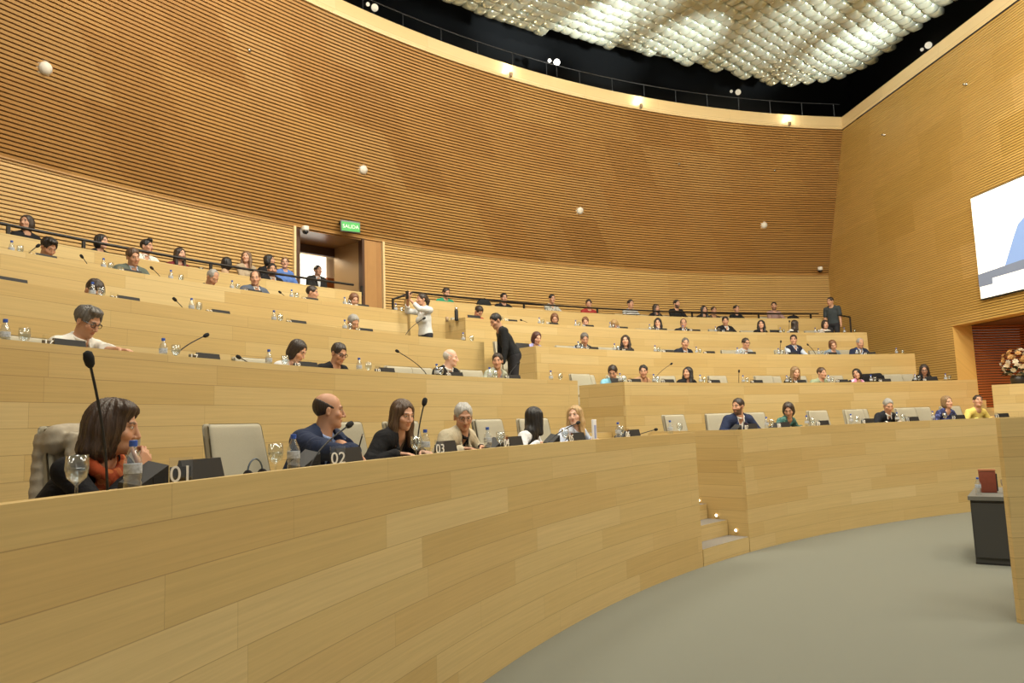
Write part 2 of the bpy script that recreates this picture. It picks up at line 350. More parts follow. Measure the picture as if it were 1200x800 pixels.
# ceiling: silvery field of hanging pillow-shaped studs
def ceiling_field():
    z0 = 11.5; pit = .345; verts = []; faces = []
    def inside(x, y):
        r_, th_ = polar((x, y)); e1 = 22.75 - r_; e2 = -(Vector((x, y, 0)) - WA).dot(-WN) - .05
        return min(e1, e2) if not (e1 < 1.6 and e2 < 1.6) else 1.6 - math.hypot(1.6 - e1, 1.6 - e2)
    ca, sa = math.cos(.62), math.sin(.62)
    rng = random.Random(3)
    for i in range(-130, 130):
        for j in range(-130, 130):
            x = 3 + (i * ca - j * sa) * pit * .86; y = 8 + (i * sa + j * ca) * pit
            if not (-11 < x < 13 and -2 < y < 24): continue
            if inside(x, y) < .12: continue
            zz = z0 + .12 * math.sin(x * .55 + y * .3) + .09 * math.sin(y * .8 - x * .2)
            h = .088 + .035 * rng.random(); tx, ty = rng.uniform(-.04, .04), rng.uniform(-.04, .04); b = len(verts)
            for rr, dz in ((.54, .03), (.50, -h * .35), (.38, -h * .75), (.2, -h)):
                for k in range(12):
                    an = k * math.pi / 6 + .62 + math.pi / 4; q = rr * pit * (1.14 if k % 3 == 0 else .95)
                    verts.append((x + math.cos(an) * q + tx * (rr < .5), y + math.sin(an) * q + ty * (rr < .5), zz + dz))
            for l in range(3):
                for k in range(12): faces.append((b + l * 12 + k, b + l * 12 + 12 + k, b + l * 12 + 12 + (k + 1) % 12, b + l * 12 + (k + 1) % 12))
            faces.append(tuple(b + 36 + k for k in range(12))[::-1])
    me = bpy.data.meshes.new('ceiling'); me.from_pydata(verts, [], faces)
    me.materials.append(plain('silver_studs', (.60, .66, .58), .26, metal=.5)); me.polygons.foreach_set('use_smooth', [True] * len(faces)); me.update()
    o = bpy.data.objects.new('ceiling', me); COL.objects.link(o); struct(o)
    m_ = MB(); n_ = 60; out = []
    for i in range(n_ * 4):                                   # dark backing board the studs hang from
        a_ = 2 * math.pi * i / (n_ * 4); lo_, hi_ = 0., 30.
        for _ in range(24):
            md = (lo_ + hi_) / 2; x_, y_ = 5 + md * math.cos(a_), 13 + md * math.sin(a_)
            if inside(x_, y_) > .0 and -10.8 < x_ and y_ > -1.8: lo_ = md
            else: hi_ = md
        out.append((5 + lo_ * math.cos(a_), 13 + lo_ * math.sin(a_)))
    for i in range(len(out)):
        j = (i + 1) % len(out); m_.quad([(5, 13, z0 + .24), (*out[j], z0 + .24), (*out[i], z0 + .24)])
    struct(m_.build('ceiling_board', plain('ceiling_board', (.16, .165, .13), .6)))
ceiling_field()
# ------------------------------------------------------------------ curved desks
def desk(k, th0, th1, label, name='curved_desk', end0=True, end1=True, side=.64):
    R, Z = RZ[k]; mat = M_desk if k == 1 else M_desk_fine; zb = FL[k - 1] if k > 1 else 0.
    o = thing(name, label, 'desk' if k < 5 else 'parapet', P(R, (th0 + th1) / 2, zb)); inv = -Vector(o.location)
    def mk(m, nm, mt):
        m.v = [tuple(Vector(v) + inv) for v in m.v]; return m.build(nm, mt, o)
    m = MB(); m.sweep([(R, zb), (R, Z - .075), (R, Z), (R + .045, Z), (R + .045, zb)], th0, th1, .8, flip=True)
    mk(m, 'front_panel', mat)
    m = MB(); d_ = .58 if k < 5 else .18
    m.sweep([(R + .045, Z - .085), (R + .045, Z - .045), (R + d_, Z - .045), (R + d_, Z - .085)], th0 + .05, th1 - .05, .8, flip=False)
    mk(m, 'counter', MATS['maple_boards_fine'])
    for th, on, sg in ((th0, end0, 1), (th1, end1, -1)):
        if not on: continue
        m = MB(); c_ = P(R + side / 2 + .0, th + sg * math.degrees(.022 / R), (zb + Z) / 2)
        m.box(c_, (side - .002, .044, Z - zb - .002), rad(th)); mk(m, 'side_panel', M_desk_fine)
    return o
ORD = {1: 'lowest front row', 2: 'second row', 3: 'third row', 4: 'fourth row', 5: 'public gallery'}
for k in (1, 2, 3, 4):
    desk(k, AISLE[k][1], TH_L, 'curved maple desk of the %s, the block by the numbered signs' % ORD[k] if k == 1 else 'curved maple desk of the %s, between the doorway aisle and the frame edge' % ORD[k], end1=False)
    desk(k, REND[k] if k > 1 else 100.5, AISLE[k][0], 'curved maple desk of the %s, between the aisle and the screen wall' % ORD[k], side=1.5 if k == 1 else (1.0 if k == 2 else .64))
desk(5, AISLE[5][1], TH_L, 'maple parapet before the gallery seats beside the doorway', 'gallery_parapet', end1=False, side=.2)
desk(5, REND[5], AISLE[5][0], 'long maple parapet before the gallery seats, from the aisle to the standing man', 'gallery_parapet', side=.2)
# steps in both aisles
for k in (1, 2, 3, 4, 5):
    lo = FL[k - 1] if k > 1 else 0.; rise = (FL[k] - lo) / 4
    for i in range(1, 5):
        r0 = RZ[k][0] + (.0 if k == 1 else -.6) + .3 * (i - 1); r1 = r0 + .3 if i < 4 else (RZ[k + 1][0] - (.6 if k < 5 else -4.))
        zz = lo + rise * i; m = MB(); A0, A1 = AISLE[k][0] + .06, AISLE[k][1] - .06
        m.sweep([(r0, lo), (r0, zz), (r1, zz), (r1, lo)], A0, A1, 2, mis=[0, 1, 0, 0], flip=True)
        if k > 1: m.sweep([(r0, lo), (r0, zz), (r1, zz), (r1, lo)], 97.5, REND[k] - .06, 2, mis=[0, 1, 0, 0], flip=True)
        struct(m.build('floor_step', [M_desk_fine, M_tread]))
for (px, py, lb) in ((840, 603.5, 'round step light above the second aisle step'), (863.5, 621, 'round step light above the lowest aisle step'), (819.5, 586, 'round step light beside the desk corner, above the third aisle step')):
    dth = AISLE[1][0] - .0; best = None
    for r_ in np.arange(15.3, 17.2, .01):                     # on the side panel's aisle face
        pp = P(r_, AISLE[1][0] + .005); d_ = ray(px, py); z_ = EYE + d_.z * pp.y / d_.y; e_ = abs(d_.x * pp.y / d_.y - pp.x)
        if best is None or e_ < best[0]: best = (e_, r_, z_)
    th = AISLE[1][0] + .03; o = thing('step_light', lb, 'light', P(best[1], th, best[2]), rad(th))
    m = MB(); m.lathe([(.024, 0), (.024, .012), (.02, .014)]); b_ = m.build('bezel', M_chrome, o); b_.rotation_euler = (-math.pi / 2, 0, 0)
    m = MB(); m.lathe([(.019, .0), (.019, .016)]); b_ = m.build('lens', plain('step_lens', (1, .85, .6), .4, emit=5.), o); b_.rotation_euler = (-math.pi / 2, 0, 0)
# gallery rails
def gallery_rail(th0, th1, posts, label, dip_lo=None, dip_hi=None):
    o = thing('gallery_rail', label, 'rail'); zr = 4.66; r_ = RZ[5][0] + .1
    pts = [P(r_, a, zr) for a in np.arange(th0, th1, 1.0)] + [P(r_, th1, zr)]
    if dip_lo: pts = [P(r_, th0 - dip_lo, zr - .22)] + pts
    if dip_hi: pts = pts + [P(r_, th1 + dip_hi, zr - .20)]
    m = MB(); m.tube(pts, .022, 8); m.build('handrail', M_rail, o)
    for a in posts:
        m = MB(); m.box(P(r_, a, 4.56), (.03, .045, .2), rad(a)); m.build('post', M_rail, o)
    if dip_lo: m = MB(); m.box(P(r_, th0 - dip_lo, 4.25), (.035, .035, .42), rad(th0)); m.build('post', M_rail, o)
    if dip_hi: m = MB(); m.box(P(r_, th1 + dip_hi, 4.22), (.035, .035, .5), rad(th1)); m.build('post', M_rail, o)
TP = lambda px, py: polar(on_R(px, py, RZ[5][0] + .1))[1]
gallery_rail(136.9, 186, [TP(10, 260), TP(98, 285), TP(247, 315), TP(424, 340), 160, 166, 172, 178], 'black handrail on the gallery parapet beside the doorway')
gallery_rail(102.0, 133.2, [TP(478, 345), TP(614, 358), TP(700, 362), TP(811, 368), TP(889, 371), TP(950, 370)], 'long black handrail in front of the gallery, from the photographing woman to the corner', dip_hi=1.3)
m = MB(); o = thing('stair_rail', 'short black sloping handrail beside the standing man in the corner', 'rail')
m.tube([P(22.9, 101.6, 4.66), P(22.1, 101.2, 4.42)], .022, 8); m.build('handrail', M_rail, o)
m = MB(); m.box(P(22.1, 101.2, 3.95), (.035, .035, .95), 0); m.build('post', M_rail, o)
# ------------------------------------------------------------------ wall fittings
def face_rot(n): return Vector(n).to_track_quat('Z', 'Y').to_euler()
for px, py, lb in ((52, 80, 'white dome speaker high on the slats, nearest the dark upper corner'), (425, 199, 'white dome speaker above the exit sign'), (679, 247, 'white dome speaker on the slats midway along the curved wall'), (895, 264, 'white dome speaker on the slats near the wall corner')):
    p = on_cone(px, py); th = polar(p)[1]; n = Vector((-math.cos(rad(th)), -math.sin(rad(th)), -.3)).normalized()
    o = thing('wall_speaker', lb, 'speaker', p - n * .03); o.rotation_euler = face_rot(n)
    m = MB(); m.lathe([(.10, 0), (.125, .02), (.125, .04), (.11, .05)], n=24); m.build('housing', M_white, o, True)
    m = MB(); m.lathe([(.105, .045), (.10, .075), (.07, .105), (.03, .12), (.005, .122)], n=24); m.build('grille', plain('speaker_grille', (.66, .62, .54), .6), o, True)
for px, py, lb in ((291, 59, 'tiny sprinkler head above the white dome near the doorway'), (795, 192, 'tiny sprinkler head on the slats, midway to the corner'), (907, 200, 'tiny sprinkler head on the slats just above the dome near the corner')):
    p = on_cone(px, py); th = polar(p)[1]; n = Vector((-math.cos(rad(th)), -math.sin(rad(th)), -.3)).normalized()
    o = thing('sprinkler', lb, 'sprinkler', p - n * .03); o.rotation_euler = face_rot(n)
    m = MB(); m.lathe([(.035, 0), (.035, .03), (.012, .034), (.012, .08)], n=12); m.build('body', M_chrome, o, True)
    m = MB(); m.lathe([(.03, .08), (.03, .088)], n=12); m.build('deflector', M_chrome, o, True)
for px, py, lb in ((1037, 158, 'tiny sprinkler head on the golden side wall near the corner'), (1133, 99, 'tiny sprinkler head high on the golden side wall above the screen')):
    s_, z_ = on_wall(px, py); o = thing('sprinkler', lb, 'sprinkler', wallp(s_, z_, -.005)); o.rotation_euler = face_rot(WN)
    m = MB(); m.lathe([(.035, 0), (.035, .03), (.012, .034), (.012, .08)], n=12); m.build('body', M_chrome, o, True)
    m = MB(); m.lathe([(.03, .08), (.03, .088)], n=12); m.build('deflector', M_chrome, o, True)
def dome_camera(p, n, lb):
    o = thing('dome_camera', lb, 'camera', p); o.rotation_euler = (0, 0, math.atan2(n.y, n.x))
    m = MB(); m.box((.05, 0, .06), (.16, .04, .04)); m.build('bracket', M_white, o)
    m = MB(); m.lathe([(.05, .09), (.075, .08), (.078, .0), (.07, -.02)], (.13, 0, 0), 20); m.build('housing', M_white, o, True)
    m = MB(); m.lathe([(.066, -.02), (.06, -.05), (.04, -.078), (.012, -.09)], (.13, 0, 0), 20); m.build('dome', plain('dome_black', (.015, .015, .018), .15), o, True)
p = on_R(354, 271, R6 - .02); dome_camera(p, Vector((-math.cos(rad(137.7)), -math.sin(rad(137.7)), 0)), 'small dome camera on a bracket at the doorway edge')
p = on_R(961, 316, R6 - .15); p = P(R6 - .03, polar(p)[1], p.z); dome_camera(p, Vector((-math.cos(rad(99.5)), -math.sin(rad(99.5)), 0)), 'white camera housing at the corner of the two slatted walls')
# exit sign
p = on_R(410.5, 265.5, R6 - .28); th = polar(p)[1]
o = thing('exit_sign', 'green lit exit sign hung above the doorway', 'sign', p, rad(th + 90 + 180 - 12))
rbox('casing', (.46, .05, .26), .01, plain('sign_casing', (.10, .12, .10), .4), o)
m = MB(); m.box((0, -.027, -.01), (.42, .006, .20)); m.build('panel', plain('exit_green', (.02, .36, .05), .4, emit=.18), o)
m = MB(); m.box((-.2, .12, .10), (.03, .26, .05)); m.build('bracket', M_dark, o)
def text(body, size, mat, parent, loc, rot, ext=.002, name='lettering'):
    cu = bpy.data.curves.new(name, 'FONT'); cu.body = body; cu.size = size; cu.extrude = ext; cu.align_x = 'CENTER'; cu.align_y = 'CENTER'
    cu.materials.append(mat); t_ = bpy.data.objects.new(name, cu); COL.objects.link(t_); t_.parent = parent; t_.location = loc; t_.rotation_euler = rot
    return t_
text('SALIDA', .115, plain('sign_letters', (.70, .95, .70), .4, emit=.3), o, (0, -.032, -.01), (math.pi / 2, 0, 0), .001)
# spotlights in the void and on the trim
M_lampglow = plain('lamp_glow', (1, .95, .85), .3, emit=6.)
for i, (xa, ya, xb, yb, lb) in enumerate(((439, 9, 431, 5, 'pair of round lamps in the black void over the trim, beside the rail start'), (652.5, 73, 644, 71, 'pair of round lamps in the void above the middle of the curved wall'), (865, 108, 857, 107, 'pair of round lamps in the void toward the corner'), (1088, 53, 1080.5, 58, 'pair of round lamps in the void over the side wall'))):
    pa, pb = (on_R(xa, ya, 23.9), on_R(xb, yb, 23.9)) if i < 3 else tuple(wallp(on_wall(x_, y_, -.35)[0], on_wall(x_, y_, -.35)[1], -.35) for x_, y_ in ((xa, ya), (xb, yb)))
    o = thing('spotlight', lb, 'lamp', (pa.x, pa.y, 10.66)); base = Vector(o.location)
    n = (Vector((3, 8, 6)) - pa).normalized()
    m = MB(); m.tube([(0, 0, 0), pa - base - n * .1], .02, 8); m.tube([pa - base - n * .1, pb - base - n * .08], .02, 8); m.build('arm', M_dark, o)
    for q_, rr in ((pa, .085), (pb, .045)):
        m = MB(); m.lathe([(rr * .8, -.14), (rr * 1.15, -.03), (rr * 1.15, 0)], n=20); h_ = m.build('can', M_dark, o, False, q_ - base); h_.rotation_euler = face_rot(n)
        m = MB(); m.lathe([(rr, .0), (rr, .012)], n=20); h_ = m.build('lens', M_lampglow if i == 1 else plain('lamp_dim', (.75, .74, .68), .3, emit=.15), o, False, q_ - base); h_.rotation_euler = face_rot(n)
for px, py, lb in ((597, 85, 'small uplight on the pale wood trim, first from the doorway'), (750, 122, 'small uplight on the pale wood trim, midway along the wall'), (924, 144, 'small uplight on the pale wood trim, near the corner')):
    p = on_R(px, py, 23.12); th = polar(p)[1]; p = P(23.13, th, 10.34); o = thing('trim_uplight', lb, 'lamp', p, rad(th + 180))
    m = MB(); m.box((.03, 0, 0), (.08, .05, .04)); m.build('bracket', M_white, o)
    m = MB(); m.lathe([(.03, 0), (.045, .05), (.045, .10)], (.07, 0, -.02), 14); m.build('can', plain('uplight_can', (.35, .25, .15), .4), o)
    m = MB(); m.lathe([(.04, .08), (.04, .085)], (.07, 0, -.018), 14); m.build('lens', M_lampglow, o)
    light('trim_uplight_lamp', 'POINT', P(23.0, th, 10.62), 7, (1, .9, .68), .04)
# spots added in mid-air, without fixtures, for bright patches on the silver ceiling
for tx, ty, e in tuple((*on_z(px_, py_, 11.5)[:2], e_) for px_, py_, e_ in ((690, 35, 3000), (625, 10, 500), (800, 52, 2600), (745, 8, 1900), (985, 58, 2600), (925, 30, 1500), (1040, 14, 1900), (880, 75, 350), (560, 8, 250))):
    r_, th = polar((tx, ty)); light('added_ceiling_spot', 'SPOT', P(r_ - 4.5, th, 8.6), e * 1.1, (.95, 1, .93), .12, (tx, ty, 11.5), 26, 1.)
for a in (104, 114, 124, 134, 144, 154, 166):  # further spots without fixtures, added to brighten the pale trim
    light('added_trim_spot', 'SPOT', P(20.5, a, 12.6), 560, (1, .88, .62), .2, P(23.3, a, 10.5), 80, .9)
for s_ in (-1.5, -6):
    light('added_trim_spot', 'SPOT', wallp(s_, 12.4, 2.4), 300, (1, .88, .62), .2, wallp(s_, 10.5, 0), 80, .9)
# ------------------------------------------------------------------ screen on the side wall
sa, za = on_wall(1140.5, 232); zt, zb = 6.58, 4.24
o = thing('projection_screen', 'large bright screen on the golden side wall showing a blue-suited figure', 'screen', wallp(sa, zb, .05))
base = Vector(o.location); SW = 4.15
M_img = lambda n, c, e=1.0: plain('screen_' + n, c, .5, emit=e)
def scr(name, poly, mat, out):
    """poly in screen metres: x to the right from the far edge, y up"""
    m = MB(); f = [wallp(sa - x, zb + y, .05 + out) - base for x, y in poly]; b_ = [q - WN * (.05 if out < .01 else .004) for q in f]
    m.quad(f); m.quad(b_[::-1])
    for i in range(len(f)): j = (i + 1) % len(f); m.quad([f[j], f[i], b_[i], b_[j]])
    return m.build(name, mat, o)
H_ = zt - zb
scr('frame', [(-.03, -.03), (SW + .03, -.03), (SW + .03, H_ + .03), (-.03, H_ + .03)], M_dark, .0)
scr('projected_wall', [(0, 0), (SW, 0), (SW, H_), (0, H_)], M_img('white', (1., .96, .82), .95), .02)
scr('projected_chair', [(.66, .55), (.72, .55), (.70, 1.12), (.64, 1.12)], M_img('grey', (.72, .76, .78), .7), .024)
scr('projected_suit', [(.78, .52), (1.15, 1.15), (1.3, 1.38), (1.7, 1.62), (2.4, 1.66), (3.0, 1.45), (3.3, 1.1), (3.6, .6), (2.8, .42), (1.6, .42)], M_img('blue', (.22, .34, .62), .62), .028)
scr('projected_desk', [(0, .27), (.42, .27), (.42, .40), (4.1, .45), (4.1, .72), (1.5, .62), (0, .56)], M_img('slate', (.20, .24, .33), .42), .032)
# ------------------------------------------------------------------ presidency desk ends, cabinet
def panel_block(name, label, cat, pts, z0, z1, thick, mat, inset=.45):
    a_, b_ = Vector(pts[0]), Vector(pts[1]); d_ = b_ - a_; o_ = thing(name, label, cat, (a_.x, a_.y, z0), math.atan2(d_.y, d_.x))
    m_ = MB(); m_.box((d_.length / 2, .03, (z1 - z0) / 2), (d_.length, .06, z1 - z0)); m_.build('front_panel', mat, o_)
    m_ = MB(); m_.box((inset + .03, thick / 2 + .03, (z1 - z0) / 2 - .04), (.06, thick - .06, z1 - z0 - .08)); m_.build('side_panel', mat, o_)
    m_ = MB(); m_.box((d_.length / 2 + inset / 2, thick / 2 + .03, z1 - z0 - .065), (d_.length - inset, thick - .06, .05)); m_.build('counter', mat, o_)
    return o_
pa = on_z(1197, 731, 0); panel_block('presidency_desk', 'tall maple desk end standing nearest, cut by the frame beside the dark cabinet', 'desk', (pa, pa + Vector((2.6, -.10, 0))), 0, 1.675, .62, M_desk_fine)
pb = on_y(1162, 451, 15.15); panel_block('dais_desk', 'maple desk end under the flower arrangement by the orange corridor', 'desk', (Vector((pb.x, pb.y, 0)), Vector((pb.x + 1.16, pb.y - .75, 0))), 0, pb.z, .5, M_desk_fine)
c0 = on_z(1144, 661, 0); c1 = on_z(1190, 664, 0); d_ = c1 - c0; d_.normalize(); n_ = Vector((-d_.y, d_.x, 0)); CH = on_y(1136.5, 581, c0.y).z
o = thing('cabinet', 'low charcoal cabinet on the carpet, glass and red box on top', 'cabinet', c0, math.atan2(d_.y, d_.x)); CAB = o
m = MB(); m.box((.30, .62, (CH - .05) / 2), (.60, 1.2, CH - .05)); m.build('body', M_cab, o)
m = MB(); m.box((.30, .62, .01), (.606, 1.206, .02)); m.build('plinth', M_dark, o)
m = MB(); m.box((.30, .62, CH - .025), (.64, 1.25, .045)); m.build('top', M_cabtop, o)
m = MB(); m.box((.30, .012, CH / 2), (.57, .02, CH - .16)); m.build('door', M_cab, o)
def cabp(x, y, z=0.): return c0 + d_ * x + n_ * y + Vector((0, 0, CH + z))
o = thing('document_box', 'dark red upright box standing on the charcoal cabinet', 'box', cabp(.165, .50), math.atan2(d_.y, d_.x) + .12)
rbox('case', (.17, .09, .25), .006, plain('red_leather', (.20, .045, .022), .5, noise=.2, nscale=25), o, (0, 0, .125))
m = MB(); m.box((0, 0, .262), (.176, .096, .018)); m.build('lid', plain('red_leather_lid', (.36, .13, .06), .5), o)
m = MB(); m.box((.092, 0, .12), (.012, .08, .2)); m.build('clasp_side', M_dark, o)
# ------------------------------------------------------------------ surfaces grown from signed distances (bodies, hair, cloth)
class Field:
    def __init__(s, h): s.h = h; s.ops = []; s.after = []
    def cone(s, a, b, ra, rb, k=.012, fr=None): s.ops.append(('c', np.array(a, float), np.array(b, float), ra, rb, k, fr))
    def ell(s, c, r, k=.012, fr=None, R=None): s.ops.append(('e', np.array(c, float), np.array(r, float), None if R is None else np.array(R, float), None, k, fr))
    def cut(s, fn): s.after.append(fn)
    def sub_ell(s, c, r, k=.01, fr=None, R=None): s.ops.append(('s', np.array(c, float), np.array(r, float), None if R is None else np.array(R, float), None, k, fr))
    @staticmethod
    def bounds(op):
        kind, a, b, ra, rb, k, fr = op
        if kind == 'c': c = (a + b) / 2; rr = np.linalg.norm(b - a) / 2 + max(ra, rb)
        else: c = a; rr = float(b.max())
        if fr is not None: c = fr[0] + fr[1] @ c
        if kind == 'c' and fr is None:
            m = max(ra, rb); return np.minimum(a, b) - m, np.maximum(a, b) + m
        return c - rr, c + rr
    def mesh(s, name, mat, parent=None, color=None, lo=None, hi=None):
        h = s.h; bs = [s.bounds(o) for o in s.ops if o[0] != 's']
        l = np.min([b[0] for b in bs], 0) - 3 * h; u = np.max([b[1] for b in bs], 0) + 3 * h
        if lo is not None: l = np.maximum(l, lo)
        if hi is not None: u = np.minimum(u, hi)
        n = np.ceil((u - l) / h).astype(int) + 1
        ax = [(l[i] + h * np.arange(n[i])).astype(np.float32) for i in range(3)]
        D = np.full(n, .15, np.float32)
        for op in s.ops:
            kind, a, b, ra, rb, k, fr = op; b0, b1 = s.bounds(op); mg = k + 3 * h
            i0 = np.clip(np.floor((b0 - mg - l) / h).astype(int), 0, n); i1 = np.clip(np.ceil((b1 + mg - l) / h).astype(int) + 1, 0, n)
            if (i1 <= i0).any(): continue
            sl = tuple(slice(i0[i], i1[i]) for i in range(3))
            X = ax[0][sl[0]][:, None, None]; Y = ax[1][sl[1]][None, :, None]; Z = ax[2][sl[2]][None, None, :]
            if fr is not None:
                o_, Rm = fr; dx, dy, dz = X - o_[0], Y - o_[1], Z - o_[2]
                X, Y, Z = [dx * Rm[0, i] + dy * Rm[1, i] + dz * Rm[2, i] for i in range(3)]
            if kind == 'c':
                ba = b - a; L2 = float(ba @ ba) + 1e-9
                px, py, pz = X - a[0], Y - a[1], Z - a[2]
                t = np.clip((px * ba[0] + py * ba[1] + pz * ba[2]) / L2, 0, 1)
                d = np.sqrt((px - t * ba[0]) ** 2 + (py - t * ba[1]) ** 2 + (pz - t * ba[2]) ** 2) - (ra + (rb - ra) * t)
            else:
                px, py, pz = X - a[0], Y - a[1], Z - a[2]
                if ra is not None: px, py, pz = [px * ra[0, i] + py * ra[1, i] + pz * ra[2, i] for i in range(3)]
                qx, qy, qz = px / b[0], py / b[1], pz / b[2]
                k0 = np.sqrt(qx * qx + qy * qy + qz * qz) + 1e-6; k1 = np.sqrt((qx / b[0]) ** 2 + (qy / b[1]) ** 2 + (qz / b[2]) ** 2) + 1e-6
                d = k0 * (k0 - 1) / k1
            C = D[sl]; d = d.astype(np.float32)
            if kind == 's': C, d = -C, d
            t = np.clip(.5 + .5 * (C - d) / k, 0, 1); r = C + (d - C) * t - k * t * (1 - t)
            D[sl] = -r if kind == 's' else r
        if s.after:
            G = np.meshgrid(*ax, indexing='ij')
            for fn in s.after: D = fn(D, *G)
        V, Q = surface_nets(D, l, h)
        me = bpy.data.meshes.new(name); me.vertices.add(len(V)); me.vertices.foreach_set('co', V.astype(np.float32).ravel())
        me.loops.add(len(Q) * 4); me.loops.foreach_set('vertex_index', Q.astype(np.int32).ravel())
        me.polygons.add(len(Q)); me.polygons.foreach_set('loop_start', np.arange(0, 4 * len(Q), 4, dtype=np.int32))
        me.polygons.foreach_set('use_smooth', np.ones(len(Q), bool))
        me.update(calc_edges=True)
        if color is not None:
            c = color(V); at = me.color_attributes.new('Col', 'FLOAT_COLOR', 'POINT'); at.data.foreach_set('color', np.c_[c, np.ones(len(c))].astype(np.float32).ravel())
        me.materials.append(mat)
        o = bpy.data.objects.new(name, me); COL.objects.link(o)
        if parent is not None: o.parent = parent
        return o
def surface_nets(D, l, h):
    n = np.array(D.shape); S = D < 0
    c = np.zeros(n - 1, np.int8)
    for i in (0, 1):
        for j in (0, 1):
            for k in (0, 1): c += S[i:n[0] - 1 + i, j:n[1] - 1 + j, k:n[2] - 1 + k]
    act = np.argwhere((c > 0) & (c < 8)); idx = -np.ones(n - 1, np.int32); idx[tuple(act.T)] = np.arange(len(act))
    acc = np.zeros((len(act), 3), np.float32); cnt = np.zeros(len(act), np.float32)
    cor = [(i, j, k) for i in (0, 1) for j in (0, 1) for k in (0, 1)]
    vals = {q: D[act[:, 0] + q[0], act[:, 1] + q[1], act[:, 2] + q[2]] for q in cor}
    for q in cor:
        for a in range(3):
            if q[a]: continue
            p = list(q); p[a] = 1; p = tuple(p); va, vb = vals[q], vals[p]; m = (va < 0) != (vb < 0)
            t = np.where(m, va / np.where(m, va - vb, 1), 0); e = np.tile(np.array(q, np.float32), (len(act), 1)); e[:, a] = t
            acc[m] += e[m]; cnt += m
    V = l + h * (act + acc / cnt[:, None]); Qs = []
    for a in range(3):
        b_, c_ = (a + 1) % 3, (a + 2) % 3
        s0 = [slice(None)] * 3; s1 = [slice(None)] * 3; s0[a] = slice(0, -1); s1[a] = slice(1, None)
        A, B = S[tuple(s0)], S[tuple(s1)]; e = np.argwhere(A != B)
        ok = (e[:, b_] > 0) & (e[:, c_] > 0) & (e[:, b_] < n[b_] - 1) & (e[:, c_] < n[c_] - 1) & (e[:, a] < n[a] - 1); e = e[ok]
        def at(db, dc):
            q = e.copy(); q[:, b_] -= db; q[:, c_] -= dc; return idx[tuple(q.T)]
        Q = np.stack([at(1, 1), at(0, 1), at(0, 0), at(1, 0)], 1); fl_ = ~A[tuple(e.T)]
        Q[fl_] = Q[fl_][:, ::-1]; Qs.append(Q[(Q >= 0).all(1)])
    return V, np.concatenate(Qs)
def rot(yaw, pitch, roll):
    """head frame: yaw turns to the person's left, pitch nods down, roll tips to the person's right"""
    y, p, r = rad(yaw), rad(-pitch), rad(roll)
    Rz = np.array([[math.cos(y), -math.sin(y), 0], [math.sin(y), math.cos(y), 0], [0, 0, 1]])
    Rx = np.array([[1, 0, 0], [0, math.cos(p), -math.sin(p)], [0, math.sin(p), math.cos(p)]])
    Ry = np.array([[math.cos(r), 0, math.sin(r)], [0, 1, 0], [-math.sin(r), 0, math.cos(r)]])
    return Rz @ Rx @ Ry
def skin_mat():
    m, N, L, b = newmat('skin'); MATS['skin'] = m
    a = N.new('ShaderNodeAttribute'); a.attribute_name = 'Col'; L.new(a.outputs['Color'], b.inputs['Base Color']); b.inputs['Roughness'].default_value = .5
    b.inputs['Specular IOR Level'].default_value = .35
    return m
M_skin = skin_mat()
def hair_mat(col):
    nm = 'hair_%d_%d_%d' % tuple(int(c * 999) for c in col)
    if nm in MATS: return MATS[nm]
    m, N, L, b = newmat(nm); MATS[nm] = m
    tc = N.new('ShaderNodeTexCoord'); mp = N.new('ShaderNodeMapping'); mp.inputs['Scale'].default_value = (85, 85, 10); L.new(tc.outputs['Object'], mp.inputs[0])
    n = N.new('ShaderNodeTexNoise'); n.inputs['Scale'].default_value = 1.5; n.inputs['Detail'].default_value = 3; L.new(mp.outputs[0], n.inputs['Vector'])
    mx = N.new('ShaderNodeMix'); mx.data_type = 'RGBA'; mx.inputs[6].default_value = (*[c * .42 for c in col], 1); mx.inputs[7].default_value = (*[min(1, c * 1.6 + .006) for c in col], 1)
    L.new(n.outputs['Fac'], mx.inputs[0]); L.new(mx.outputs[2], b.inputs['Base Color']); b.inputs['Roughness'].default_value = .42
    bp = N.new('ShaderNodeBump'); bp.inputs['Strength'].default_value = .8; bp.inputs['Distance'].default_value = .006; L.new(n.outputs['Fac'], bp.inputs['Height']); L.new(bp.outputs[0], b.inputs['Normal'])
    return m
